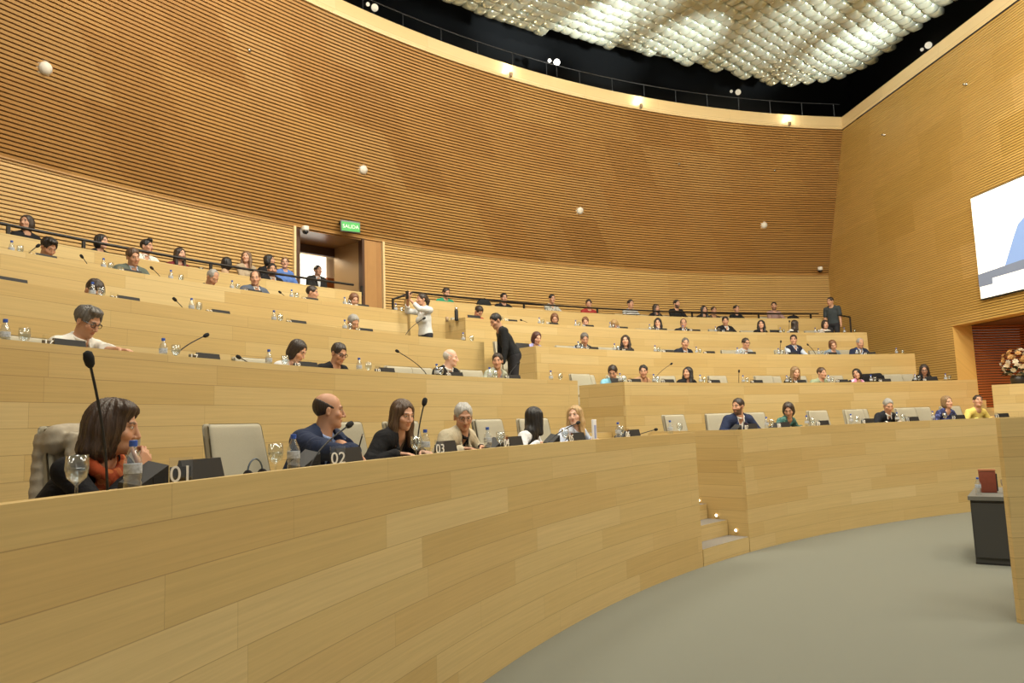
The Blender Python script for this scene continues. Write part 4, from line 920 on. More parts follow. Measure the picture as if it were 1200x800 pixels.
m27 = person(963, 437, 2, 48, 'brown-haired man in sage green shirt facing sideways, second row', 'short', 'brown', 'm', [SH((.30, .36, .24))], pitch=4)
w28 = person(1004, 438, 2, -14, 'dark-haired woman in black with a pink flowered scarf, second row', 'bob', 'black', 'm', [BL(BLK, .08), ('scarf', (.70, .28, .48), dict(v=.2, sleeve=0, pat='floral', col2=(.85, .62, .72)))], roll=12, sex='f')
w29 = person(1083, 433, 2, 4, 'woman in black jacket with brown hair and glasses, last in the second row', 'long', 'dark', 'm', [BL(WHT), J(BLK, .26)], pitch=18, sex='f', glasses=True)
# third row
p31 = person(110, 341, 3, 40, 'dark-haired head bent low behind a bottle, third row', 'short_thick', 'dark', 'l', [SW((.05, .05, .06))], pitch=48)
m35 = person(414, 378, 3, 30, 'grey-haired head bowed behind papers, third row beside the aisle', 'short', 'grey', 'm', [SW((.05, .05, .06))], pitch=30)
w36 = person(629, 396, 3, 32, 'woman with dark red bob and lilac top, third row', 'bob', 'red', 'l', [BL((.34, .34, .62))], pitch=20, sex='f')
m37 = person(685, 397, 3, 14, 'grey-haired man in dark vest over pale shirt, third row', 'short', 'pepper', 'm', [SH((.35, .38, .42)), ('vest', (.02, .025, .035), dict(v=.22, sleeve=0))], pitch=24)
w38 = person(733, 399, 3, -4, 'woman with long brown hair in black jacket, third row', 'long', 'dark', 'l', [BL((.4, .42, .44)), J(BLK, .26)], sex='f')
m39 = person(803, 402, 3, 12, 'man in dark suit with cropped grey hair leaning sideways, third row', 'crop', 'pepper', 'm', [SH((.5, .55, .62)), J((.018, .022, .035), .26)], pitch=6, roll=-8)
m40 = person(874, 402, 3, 36, 'man in glasses and pale shirt with dark brown hair, third row', 'short', 'dark', 'm', [SH((.45, .48, .50))], pitch=8, glasses=True)
m41 = person(930, 398, 3, -4, 'man in navy vest with pale blue sleeves, third row', 'short', 'dark', 'm', [SH((.50, .56, .66)), ('vest', (.018, .022, .045), dict(v=.12, sleeve=0))], pitch=2)
w42 = person(976, 404, 3, 20, 'woman with wavy light brown hair in denim, leaning over, third row', 'bob', 'auburn', 'l', [BL((.22, .28, .34))], pitch=24, roll=14, sex='f')
m43 = person(1008, 402, 3, 30, 'white-haired man in navy jacket at the far end of the third row', 'receding', 'grey', 'm', [SH((.4, .48, .62)), J((.02, .028, .06), .24)], pitch=14)
# fourth row
m44 = person(57, 290, 4, 34, 'man with thick black hair bent over, nearest on the fourth row', 'messy', 'black', 'm', [SW((.03, .03, .03))], pitch=34)
m45 = person(156, 301, 4, 28, 'man in grey-green suit with brown hair and tilted head, fourth row', 'short_thick', 'brown', 'm', [SH((.45, .5, .62)), J((.10, .12, .10), .24)], pitch=18, roll=10)
m46 = person(249, 325, 4, 40, 'balding grey-haired man slumped low in dark clothes, fourth row', 'receding', 'grey', 'm', [SW((.04, .045, .06))], pitch=36)
m47 = person(299, 326, 4, -4, 'balding man in grey-blue suit facing the hall, fourth row below the black-haired onlooker', 'receding', 'brown', 'm', [SH(WHT), J((.09, .11, .15), .24)], pitch=8)
m48 = person(366, 343, 4, 75, 'dark-haired man in profile, fourth row below the doorway', 'short', 'dark', 'm', [SW((.12, .09, .07))], pitch=8)
w49 = person(415, 351, 4, 20, 'auburn-haired head bowed at the end of the fourth row by the wood column', 'bob', 'auburn', 'l', [BL((.5, .48, .46))], pitch=26, sex='f')
p50 = person(561, 365, 4, 40, 'person in red with a dark head bent down, fourth row beside the aisle', 'short_thick', 'dark', 'm', [SW((.45, .06, .05))], pitch=46)
w51 = person(650, 373, 4, 4, 'reddish blond woman in dark top looking down, fourth row', 'bob', 'auburn', 'l', [SW(BLK)], pitch=30, sex='f')
w52 = person(686, 377, 4, 0, 'person with reddish short hair low behind the desk, fourth row', 'short_thick', 'auburn', 'l', [SW((.06, .06, .07))], pitch=20, sex='f')
w53 = person(720, 380, 4, -20, 'blond head bent low over the desk, fourth row', 'bob', 'blond', 'l', [BL((.5, .45, .36))], pitch=42, sex='f')
w54 = person(771, 378, 4, -6, 'dark-haired woman with a hand at her chin, fourth row', 'long', 'black', 'l', [BL((.10, .09, .09))], sex='f', aL='chin', pitch=8)
m55 = person(801, 379, 4, 0, 'balding man in dark suit and white shirt, fourth row', 'receding', 'brown', 'm', [SH(WHT), J((.02, .022, .03), .26)], pitch=6)
m56 = person(850, 376, 4, 2, 'man in black suit and white shirt with dark hair, fourth row', 'short_thick', 'black', 'm', [SH(WHT), J(BLK, .26, tie=None)], pitch=8)
w57 = person(892, 380, 4, -2, 'woman in black with long black hair, fourth row beside the dark laptop', 'long', 'black', 'l', [SW(BLK)], sex='f')
w58 = person(932, 380, 4, 130, 'woman with long dark brown hair seen from behind in white, fourth row', 'long_back', 'dark', 'l', [BL((.7, .68, .64))], sex='f')
w59 = person(967, 380, 4, 26, 'dark-haired woman in white holding paper, last in the fourth row', 'bob', 'dark', 'l', [BL((.55, .52, .5))], sex='f', pitch=6)
# public gallery
g1 = person(31, 261, 5, -30, 'woman in black coat with dark brown hair resting on the rail at the gallery end', 'bob', 'dark', 'm', [SW(BLK)], sex='f', pitch=-2)
g2 = person(119, 283, 5, 50, 'woman in black with straight black hair in the gallery, alone at the rail', 'bob', 'black', 'l', [SW(BLK)], sex='f', pitch=4)
g3 = person(172, 289, 5, 55, 'young man with a black quiff in white shirt and dark strap, gallery', 'quiff', 'black', 'm', [SH((.70, .68, .62))], pitch=2)
g4 = person(211, 298, 5, 40, 'woman in maroon with long dark hair, gallery', 'long', 'dark', 'l', [SW((.16, .025, .03))], sex='f', pitch=4)
g5 = person(266, 309, 5, 160, 'black-haired person in tan seen from behind, gallery', 'bob', 'black', 'm', [BL((.46, .31, .19))], sex='f')
g6 = person(289, 301, 5, -20, 'woman with long light brown hair in beige, turned to the black-haired head beside her', 'long', 'lbrown', 'l', [BL((.40, .32, .22))], sex='f', R=RZ[5][0] + 1.15)
g7 = person(316, 305, 5, 70, 'woman with dark hair in profile behind the bearded man, gallery', 'bob', 'black', 'm', [SW(BLK)], sex='f', R=RZ[5][0] + 1.3)
g8 = person(319, 316, 5, 10, 'bearded man in black jacket leaning forward at the gallery rail', 'short_thick', 'black', 'm', [SH((.5, .5, .48)), J(BLK, .22)], beard=.8, pitch=2, R=RZ[5][0] + .70)
g9 = person(334, 308, 5, 0, 'woman in blue sweater and glasses, gallery seat nearest the doorway', 'bun', 'lbrown', 'l', [SW((.10, .19, .48))], sex='f', glasses='thin', R=RZ[5][0] + 1.2)
g10 = person(372.5, 317, None, 35, 'man in dark jacket standing in the bright doorway', 'short', 'black', 'm', [SH((.62, .66, .70)), J((.03, .03, .03), .34)], R=25.55, floor=FL[5], stand=True, aL='side', aR='side')
g11 = person(523, 343, 5, 30, 'man in green jacket bent forward at the gallery rail', 'short_thick', 'dark', 'm', [SW((.03, .27, .15))], pitch=18, lean=1)
g12 = person(590.5, 349, 5, 20, 'man in black t-shirt with black hair behind the long rail', 'short_thick', 'black', 'm', [SW(BLK, sleeve=.5)], pitch=6)
g13 = person(647, 350, 5, 30, 'woman with hair in a high bun and pale printed top, gallery', 'bun', 'black', 'm', [BL((.45, .44, .40), .1, pat='floral', col2=(.12, .14, .12))], sex='f', pitch=6)
g14 = person(690, 356, 5, 0, 'man in red hoodie, gallery', 'short', 'dark', 'm', [('hoodie', (.30, .035, .03), {})], pitch=10)
g15 = person(739, 356, 5, 34, 'man in black and white striped top, gallery', 'short_thick', 'dark', 'm', [SW((.55, .56, .55), 0, pat='stripes', col2=(.03, .03, .035))])
g16 = person(769, 361, 5, 44, 'woman in black with long dark hair, gallery, beside the bearded man in black', 'long', 'dark', 'm', [SW(BLK)], sex='f')
g17 = person(793, 356, 5, 40, 'bearded man in black sitting upright, gallery', 'short', 'black', 'm', [SW((.012, .012, .012))], beard=.85)
g18 = person(825, 363, 5, 30, 'woman in black with bushy dark hair, one of a close pair, gallery', 'long', 'black', 'm', [SW(BLK)], sex='f')
g19 = person(836.5, 364, 5, 24, 'person in brown beside the bushy-haired woman, gallery', 'crop', 'dark', 'd', [SW((.06, .045, .035))])
g20 = person(863, 362, 5, 30, 'woman with tied-back dark hair holding a white paper, gallery', 'bun', 'black', 'm', [SW(BLK)], sex='f')
g21 = person(907, 358.5, 5, -6, 'bearded man in mauve top with cropped hair, gallery, nearest the corner', 'crop', 'dark', 'm', [SW((.30, .19, .17))], beard=.6)
# standing in the aisles
s1 = person(494, 351, None, -65, 'woman in white shirt standing on the aisle steps, raising a phone', 'ponytail', 'dark', 'm', [SH((.66, .68, .68))], sex='f', R=21.1, floor=FL[3] + 2 * (FL[4] - FL[3]) / 4, stand=True, body=-50, aR='phone', aL='phone', h=.007)
s2 = person(581, 376, None, -62, 'man in black sweater standing bent over in the aisle', 'short', 'black', 'm', [SW((.014, .015, .017))], R=19.15, floor=FL[2] + 2 * (FL[3] - FL[2]) / 4, stand=True, body=-80, pitch=26, lean=.20, aR='side', aL='side', h=.007)
s3 = person(973, 353, None, -35, 'man in grey t-shirt standing in the corner by the side wall', 'short', 'dark', 'm', [SW((.045, .055, .06), sleeve=.5)], R=22.6, floor=FL[4] + 2 * (FL[5] - FL[4]) / 4, stand=True, body=-20, aR='side', aL='side', pitch=6)
# things they wear or hold
def grow(name, parent, prims, mat, h=.005, cut=None):
    f = Field(h)
    for q in prims: f.cone(*q)
    if cut: f.cut(cut)
    return f.mesh(name, mat, parent)
N_, up, fwl = w01['N'], w01['up'], w01['fwl']; pr = []
for i in range(12):
    a0, a1 = 2 * math.pi * i / 12, 2 * math.pi * (i + 1) / 12
    cp = lambda a: N_ + np.array((math.cos(a) * .085, 0, 0)) + fwl * (math.sin(a) * .075 + .012) + up * (.022 - .02 * math.sin(a))
    pr.append((cp(a0), cp(a1), .027, .027, .015))
pr += [(N_ + fwl * .10 + up * .0 + np.array((.02, 0, 0)), N_ + fwl * .12 - up * .16 + np.array((.05, 0, 0)), .035, .045, .02), (N_ + fwl * .10 + np.array((-.02, 0, 0)), N_ + fwl * .12 - up * .2 + np.array((-.03, 0, 0)), .03, .04, .02)]
grow('scarf', w01['obj'], pr, cloth_mat((.40, .075, .025), 'floral', (.55, .16, .05)))
# pen in the clasped hands
A = m02['arms']['R']; hp = m02['world'](A[3] * 0 + A[2] + A[3] / np.linalg.norm(A[3]) * .10 + np.array((0, 0, .03)))
o = thing('pen', 'thin pen held upright in the clasped hands of the bald man in navy', 'pen', hp); m = MB(); m.tube([(0, 0, -.03), (.03, .01, .08)], .0045, 8); m.build('barrel', M_dark, o); m = MB(); m.tube([(.03, .01, .08), (.034, .011, .094)], .005, 8); m.build('cap', M_chrome, o)
# phone of the standing woman
A = s1['arms']['R']; B_ = s1['arms']['L']; q = (A[2] + B_[2]) / 2 + np.array((0, .035, .085)); o = thing('phone', 'dark phone held up by the standing woman in white', 'phone', s1['world'](q), s1['ang'])
rbox('body', (.075, .010, .15), .004, M_dark, o); m = MB(); m.box((0, -.0056, 0), (.068, .001, .14)); m.build('screen', plain('phone_glass', (.05, .06, .08), .1), o)
# ------------------------------------------------------------------ chairs
def warp_back(v):
    t = (v.z + .29) / .58; return Vector((v.x * (1 - .10 * (t - .5)), v.y + .55 * v.x * v.x * 1.0 - .10 * (t - .5) - .02 * math.sin(t * 3), v.z))
def make_chair():
    c = thing('conference_chair', 'x', 'chair')
    rbox('seat', (.52, .50, .10), .035, M_cream, c, (0, 0, .44)); rbox('backrest', (.54, .085, .58), .03, M_cream, c, (0, -.26, .75), warp=lambda v: warp_back(Vector((v.x, -v.y, v.z))) * 1.0 if False else Vector((v.x * (1.04 - .12 * ((v.z + .29) / .58)), v.y + .45 * v.x * v.x - .12 * ((v.z + .29) / .58), v.z)))
    for s_ in (-1, 1):
        ar = rbox('armrest', (.06, .34, .05), .018, M_cream, c, (s_ * .29, -.02, .64)); m = MB(); m.tube([(0, -.03, -.02), (0, -.03, -.18), (s_ * -.07, -.03, -.22)], .014, 8); m.build('arm_support', M_chrome, ar)
    m = MB(); m.lathe([(.032, .06), (.032, .3), (.05, .31), (.05, .39)], n=14); m.build('column', M_chrome, c, True)
    m = MB()
    for i in range(5):
        a = 2 * math.pi * i / 5; e = (math.cos(a) * .27, math.sin(a) * .27, .055); m.tube([(0, 0, .085), e], .022, 8, rs=[.03, .018]); m.lathe([(.028, 0), (.028, .05)], (e[0], e[1], 0), 10)
    m.build('base', M_chrome, c); return c
ch0 = make_chair(); first = [True]
def place_chair(x, y, z, rz, label, group='cream conference chairs'):
    if first[0]:
        first[0] = False; ch0.location = (x, y, z); ch0.rotation_euler = (0, 0, rz); ch0['label'] = label; ch0['group'] = group; return ch0
    return dup(ch0, (x, y, z), rz, label, group)
def shortlab(l):
    w_ = l.replace(',', ' ').split(); 
    return ' '.join(w_[:11])
for (ox, oy, F, ang, lab, cpx, row) in CHAIRS:
    fx, fy = -math.sin(ang), math.cos(ang); r_, th = polar((ox, oy)); rc = r_ + .0; az = ang
    x, y = ox - fx * .05, oy - fy * .05
    if cpx:
        R_ = RZ[row][0] + 1.0; p_ = on_R(cpx, 500, R_); x, y = p_.x, p_.y; r_, th = polar(p_); az = rad(th + 90)
    lim = (RZ[row + 1][0] - .40 if row < 5 else R6 - .52)
    r_, th = polar((x, y))
    if r_ > lim: p_ = P(lim, th); x, y = p_.x, p_.y
    place_chair(x, y, F, az, ('cream chair with a coat over its back, used by the woman in the orange scarf' if lab == 'coat-draped chair' else 'chair of the ' + shortlab(lab)))
for px, row, lb in ((810, 1, 'empty cream chair at the aisle end of the front row, beside a bottle and glass'), (975, 1, 'empty cream chair between the reading woman in teal and the white-haired man'), (1017, 1, 'empty cream chair just before the white-haired man in dark sweater'), (1077, 1, 'empty cream chair between the white-haired man and the fair-haired woman in navy'),
                    (488, 2, 'empty cream chair beside the bald man in black sweater, second row'), (697, 2, 'empty cream chair at the aisle end of the second row, by the light blue shirt'), (856, 2, 'empty cream chair beside the woman looking up, second row'), (910, 2, 'empty cream chair before the blond woman, second row'), (1034, 2, 'cream chair with a black jacket over it, second row'), (1061, 2, 'empty cream chair next to the woman with glasses, second row'),
                    (606, 3, 'empty cream chair at the aisle end of the third row, by the dark red bob')):
    p_ = on_R(px, 470, RZ[row][0] + 1.05); th = polar(p_)[1]; place_chair(p_.x, p_.y, FL[row], rad(th + 90), lb)
# ------------------------------------------------------------------ things on the desks
def at_row(px, R, z):
    py = 450
    for _ in range(25): q = on_R(px, py, R); py += (q.z - z) * F_PX / max(q.y, 1)
    return q
def thin_glass(name, tint, gloss, base=.08, edge=.6):
    m, N, L, b_ = newmat(name); MATS[name] = m; N.remove(b_)
    tr = N.new('ShaderNodeBsdfTransparent'); tr.inputs[0].default_value = (*tint, 1); gl = N.new('ShaderNodeBsdfGlossy'); gl.inputs['Roughness'].default_value = gloss; gl.inputs[0].default_value = (.95, .97, 1, 1)
    lw = N.new('ShaderNodeLayerWeight'); lw.inputs[0].default_value = .35; mx = N.new('ShaderNodeMixShader')
    L.new(math_node(N, L, 'ADD', base, math_node(N, L, 'MULTIPLY', lw.outputs['Facing'], edge)), mx.inputs[0]); L.new(tr.outputs[0], mx.inputs[1]); L.new(gl.outputs[0], mx.inputs[2])
    L.new(mx.outputs[0], N['Material Output'].inputs[0]); return m
M_clear = thin_glass('clear_plastic', (.90, .93, .96), .2, .10, .38)
M_glass = thin_glass('clear_glass', (.93, .95, .96), .12, .05, .38)
M_water = thin_glass('water', (.90, .94, .97), .12, .06, .25)
M_blue = plain('blue_cap', (.03, .09, .42), .4)
M_label = plain('bottle_label', (.42, .46, .52), .5, noise=.9, nscale=70)
M_digit = plain('white_digits', (.82, .82, .80), .5)
M_acryl = thin_glass('acrylic', (.95, .96, .96), .08, .05, .35)
def make_bottle():
    o = thing('water_bottle', 'x', 'bottle')
    m = MB(); m.lathe([(.027, 0), (.031, .006), (.031, .05), (.028, .058), (.031, .066), (.031, .12), (.029, .135), (.016, .165), (.0125, .172), (.0125, .182)], n=18); m.build('body', M_clear, o, True)
    m = MB(); m.lathe([(.0316, .082), (.0318, .084), (.0318, .116), (.0316, .118)], n=18); m.build('label_band', M_label, o, True)
    m = MB(); m.lathe([(.0145, .180), (.0145, .200), (.012, .202)], n=16); m.build('cap', M_blue, o); return o
def make_goblet():
    o = thing('water_glass', 'x', 'glass')
    m = MB(); m.lathe([(.032, 0), (.032, .003), (.006, .008), (.0045, .06), (.012, .068), (.030, .085), (.037, .115), (.034, .160), (.0325, .160), (.0355, .115), (.029, .088), (.010, .072)], n=20); m.build('bowl', M_glass, o, True)
    m = MB(); m.lathe([(.008, .074), (.026, .090), (.0335, .112), (.0335, .118)], n=18); m.build('water', M_water, o, True); return o
def make_plate():
    o = thing('seat_sign', 'x', 'sign')
    m = MB(); a, b_, c_ = .125, .07, .115
    A_ = [(-a, 0, 0), (a, 0, 0), (a, b_, 0), (-a, b_, 0), (-a, .03, c_), (a, .03, c_), (a, .04, c_), (-a, .04, c_)]
    for f in ((0, 1, 5, 4), (2, 3, 7, 6), (4, 5, 6, 7), (1, 2, 6, 5), (3, 0, 4, 7), (3, 2, 1, 0)): m.quad([A_[i] for i in f])
    m.build('name_bar', M_dark, o)
    m = MB(); m.box((-.172, .02, .064), (.086, .008, .128)); m.build('acrylic_stand', M_acryl, o)
    m = MB(); m.box((-.172, .028, .05), (.078, .004, .085)); m.build('number_backing', M_dark, o); return o
bot0, gob0 = make_bottle(), make_goblet(); used = set()
def put(proto, loc, rz, label, group):
    if proto.name not in used:
        used.add(proto.name); proto.location = loc; proto.rotation_euler = (0, 0, rz); proto['label'] = label; proto['group'] = group; return proto
    return dup(proto, loc, rz, label, group)
def zc(row): return RZ[row][1] - .045
def kit(row, px, num, who, items='bgp', bpx=None, gpx=None, turn=0.):
    R = RZ[row][0] + .16; c = at_row(px, R, zc(row)); th = polar(c)[1]; rz = rad(th - 90)
    def off(dx, dr=0.): return P(R + dr, th - math.degrees(dx / R), zc(row))
    if 'p' in items:
        o = make_plate(); o.location = c; o.rotation_euler = (0, 0, rz); tag(o, 'black seat sign with number %s %s' % (num, who), 'sign', 'numbered seat signs')
        t_ = text(num, .088, M_digit, o, (-.172, .012, .062), (math.pi / 2, 0, 0), .002, 'digits'); to_mesh.append(t_)
        if turn:
            for ch in list(o.children):
                if not ch.name.startswith('name_bar'):
                    pv = Vector((-.172, .02, 0)); Rz_ = Matrix.Rotation(rad(turn), 4, 'Z'); ch.matrix_local = Matrix.Translation(pv + Vector((0, -.03, 0))) @ Rz_ @ Matrix.Translation(-pv) @ ch.matrix_basis
    if 'b' in items: put(bot0, at_row(bpx, R + .02, zc(row)) if bpx else off(-.40, .03), rz, 'water bottle with blue cap %s' % who, 'water bottles on the desks')
    if 'g' in items: put(gob0, at_row(gpx, R + .03, zc(row)) if gpx else off(-.31, .02), rz, 'stemmed water glass %s' % who, 'water glasses on the desks')
to_mesh = []
kit(1, 243, '01', 'before the woman with the orange scarf', bpx=155, gpx=89, turn=-38)
kit(1, 414, '02', 'before the bald man in navy', bpx=344, gpx=323, turn=-32)
kit(1, 528, '03', 'before the grey-haired man in cream', bpx=499, gpx=488, turn=-14)
kit(1, 607, '04', 'before the black-haired woman in white', bpx=572, gpx=587)
kit(1, 681, '05', 'before the blond woman', 'gp', gpx=663)
kit(1, 746, '06', 'at the empty place before the aisle', bpx=725)
kit(1, 800, '', 'beside the empty chair at the aisle', 'bg', bpx=786, gpx=797)
kit(1, 884, '07', 'before the bearded man in navy suit', 'p')
kit(1, 922, '08', 'before the reading woman in teal', bpx=899, gpx=905)
kit(1, 968, '09', 'at the place after the reading woman in teal', bpx=946, gpx=953)
kit(1, 1021, '10', 'just before the white-haired man', bpx=998, gpx=1005)
kit(1, 1073, '11', 'after the white-haired man', bpx=1052, gpx=1059)
kit(1, 1127, '12', 'before the woman in navy flowers', bpx=1094, gpx=1108)
kit(1, 1178, '13', 'after the man in yellow', 'p')
for px, n, who in ((85, '16', 'before the man in white shirt'), (247, '17', 'at the empty place after the man in white'), (364, '18', 'before the woman with hair falling forward'), (456, '19', 'after the man in black with glasses'), (537, '20', 'before the bald man in black sweater'), (605, '21', 'before the person in grey-green cardigan')):
    kit(2, px, n, who, bpx={85: 5, 247: 191, 364: 315, 456: 421, 537: 512, 605: 574}[px], gpx={85: 28, 247: 206, 364: 334, 456: 432, 537: 517, 605: 581}[px])
kit(2, 660, '', 'at the block end over the talking women', 'bg', bpx=646, gpx=657)
for px, n, who in ((747, '22', 'before the light blue shirt'), (786, '23', 'after the woman in tan'), (840, '24', 'after the woman looking up'), (890, '25', 'at the empty places of the second row'), (941, '26', 'before the blond woman in black'), (990, '27', 'after the man in sage green'), (1040, '28', 'before the jacket-draped chair'), (1092, '29', 'before the woman with glasses at the row end')): kit(2, px, n, who)
kit(2, 1128, '', 'at the corridor end of the second row', 'bg')
for px, n, who in ((18, '30', 'nearest the frame edge on the third row'), (153, '31', 'after the bent dark head, third row'), (261, '32', 'at the empty third-row place below the slumped man'), (352, '33', 'at the empty third-row place below the doorway man'), (431, '34', 'by the bowed grey head, third row')): kit(3, px, n, who)
for px, n, who in ((697, '36', 'before the man in dark vest'), (739, '37', 'before the long brown hair, third row'), (786, '38', 'at the empty place before the leaning man in suit'), (834, '39', 'after the leaning man in dark suit'), (882, '40', 'before the man in pale shirt, third row'), (930, '41', 'before the navy vest'), (977, '42', 'before the woman in denim'), (1022, '43', 'before the white-haired man, third row')): kit(3, px, n, who)
kit(3, 551, '', 'at the third-row end below the standing woman', 'bg', bpx=543, gpx=553)
kit(3, 1060, '', 'at the far end of the third row', 'bg', bpx=1051, gpx=1058)
for px, n, who in ((56, '44', 'before the thick black hair, fourth row'), (157, '45', 'before the man in grey-green suit'), (300, '46', 'before the man in grey-blue suit'), (367, '47', 'before the dark-haired profile, fourth row'), (427, '48', 'before the auburn head by the column'), (602, '50', 'after the bent person in red'), (650, '51', 'before the reddish blond woman'), (692, '52', 'before the reddish short hair'), (732, '53', 'before the bent blond head'), (778, '54', 'before the woman with hand at chin'), (817, '55', 'before the balding man in dark suit'), (855, '56', 'before the man in black suit'), (931, '57', 'before the dark brown hair seen from behind'), (972, '58', 'before the last woman of the fourth row')): kit(4, px, n, who)
kit(4, 210, '', 'before the slumped grey-haired man', 'bg', bpx=200, gpx=212)
kit(4, 457, '', 'at the fourth-row end by the phone arm', 'bg', bpx=464, gpx=471)
kit(4, 1000, '', 'at the far end of the fourth row', 'bg', bpx=990, gpx=1002)
# digits become plain meshes
dg = bpy.context.evaluated_depsgraph_get(); dg.update()
for t_ in to_mesh + [o_ for o_ in bpy.data.objects if o_.type == 'FONT' and o_ not in to_mesh]:
    me = bpy.data.meshes.new_from_object(t_.evaluated_get(dg)); nt_ = bpy.data.objects.new(t_.name.split('.')[0], me); COL.objects.link(nt_)
    nt_.parent = t_.parent; nt_.location = t_.location; nt_.rotation_euler = t_.rotation_euler; bpy.data.objects.remove(t_)
# microphones
M_foam = plain('mic_foam', (.010, .010, .011), .9)
def mic(row, base, tip, who, db=.26, dt=.24, fat=1., bend=.5):
    B = at_row(base, RZ[row][0] + db, zc(row)); T = on_R(tip[0], tip[1], RZ[row][0] + dt); o = thing('gooseneck_microphone', 'black gooseneck microphone ' + who, 'microphone', B, 0, 'gooseneck microphones')
    v = T - B; c1 = Vector((v.x * .12, v.y * .12, v.z * bend)); c2 = v * .72 + Vector((0, 0, abs(v.z) * .10))
    pt = lambda t: c1 * 3 * t * (1 - t) ** 2 + c2 * 3 * t * t * (1 - t) + v * t ** 3
    m = MB(); m.lathe([(.045, 0), (.045, .012), (.03, .02), (.012, .024)], n=16); m.build('base', M_dark, o)
    m = MB(); m.tube([Vector((0, 0, .02))] + [pt(t) for t in np.linspace(.08, .93, 14)], .005 * fat, 6); gn = m.build('gooseneck', M_dark, o)
    d = (pt(1) - pt(.9)).normalized(); q = pt(.93); m = MB(); m.tube([q, q + d * .012, q + d * .035, q + d * .055, q + d * .062], .01, 10, rs=[.008 * fat, .016 * fat, .019 * fat, .015 * fat, .004]); m.build('mic_head', M_foam, gn, True)
for row, b_, t_, who in ((1, 126, (105, 424), 'tall before the woman with the orange scarf'), (1, 362, (409, 498), 'pointing past the chin of the bald man in navy'), (1, 488, (497, 473), 'beside the woman with long brown hair'), (1, 640, (678, 495), 'slanting toward the blond woman'), (1, 738, (769, 503), 'bent over at the empty place by the aisle'),
                         (2, 200, (241, 393), 'slanting over sign 17'), (2, 300, (281, 419), 'lying low before the hair falling forward'), (2, 503, (465, 411), 'slanting beside the bald man in black sweater'), (2, 764, (787, 426), 'slanting between the women in tan and black'), (2, 594, (607, 426), 'behind the grey-green cardigan'), (2, 866, (866, 436), 'upright at the empty second-row place'),
                         (3, 219, (206, 352), 'on the third row below the slumped man'), (3, 473, (497, 373), 'slanting before the standing woman in white'), (3, 914, (915, 401), 'upright beside the navy vest'), (3, 957, (947, 404), 'slanting between navy vest and denim'),
                         (4, 29, (43, 289), 'before the thick black hair'), (4, 106, (97, 302), 'on the fourth row below the lone woman in black'), (4, 192, (179, 315), 'on the fourth row below the white shirt with strap'), (4, 339, (329, 343), 'on the fourth row below the blue sweater'), (4, 626, (611, 375), 'on the fourth row, past the man in black t-shirt'), (4, 925, (925, 377), 'upright beside the hair seen from behind')):
    mic(row, b_, t_, who)
# dark conference consoles of the front rows
def console(row, px, who, w_=.20, dr=.30):
    R = RZ[row][0] + dr; c = at_row(px, R, zc(row)); th = polar(c)[1]; o = thing('conference_console', 'low black wedge console ' + who, 'console', c, rad(th - 90), 'wedge consoles')
    m = MB(); a = w_ / 2; A_ = [(-a, 0, 0), (a, 0, 0), (a, .11, 0), (-a, .11, 0), (-a, .0, .025), (a, .0, .095), (a, .10, .115), (-a, .10, .04)]
    for f in ((0, 1, 5, 4), (2, 3, 7, 6), (4, 5, 6, 7), (1, 2, 6, 5), (3, 0, 4, 7), (3, 2, 1, 0)): m.quad([A_[i] for i in f])
    m.build('housing', M_dark, o); m = MB(); m.box((a * .3, -.001, .035), (a * .8, .002, .03)); m.build('speaker_slots', M_foam, o)
for px, who in ((181, 'between the bottle and sign 01'), (366, 'between the bottle and sign 02'), (585, 'behind the glass before sign 04'), (652, 'left of sign 05, under the slanting microphone'.replace('left of', 'beside')), (733, 'beside sign 06'), (866, 'before the bearded man in navy suit'), (911, 'beside the bottle before the reading woman')): console(1, px, who, .16, .44 if px == 866 else .30)
# headset hanging by the glass of seat two
p_ = at_row(299, RZ[1][0] + .20, zc(1)); o = thing('headset', 'thin dark headset lying beside the glass before the bald man in navy', 'headset', p_, rad(polar(p_)[1] - 90))
m = MB(); m.tube([(math.cos(a) * .055, 0, .035 + math.sin(a) * .06) for a in np.linspace(-.2, math.pi + .2, 16)], .004, 6); m.build('band', plain('headset_blue', (.05, .08, .12), .4), o)
for s_ in (-1, 1): m = MB(); m.lathe([(.02, -.01), (.024, 0), (.02, .012)], n=12); q_ = m.build('ear_pad', M_foam, o, True, (s_ * .054, 0, .025)); q_.rotation_euler = (0, math.pi / 2, 0)
# laptops
def laptop(row, px, who, w_=.33, dr=.24):
    R = RZ[row][0] + dr; c = at_row(px, R, zc(row)); th = polar(c)[1]; o = thing('laptop', 'open black laptop ' + who, 'laptop', c, rad(th - 90))
    rbox('keyboard_base', (w_, .22, .016), .005, M_dark, o, (0, .13, .008)); rbox('lid', (w_, .010, .15), .004, M_dark, o, (0, -.005, .075), (math.radians(-18), 0, 0))
for row, px, who in ((3, 613, 'before the dark red bob, third row'), (4, 909, 'beside the woman in black with long black hair'), (4, 556, 'under the bent person in red'), (2, 1092, 'before the woman with glasses at the row end') , (2, 724, 'under the light blue shirt')): laptop(row, px, who, dr={724: .52, 613: .45}.get(px, .24))
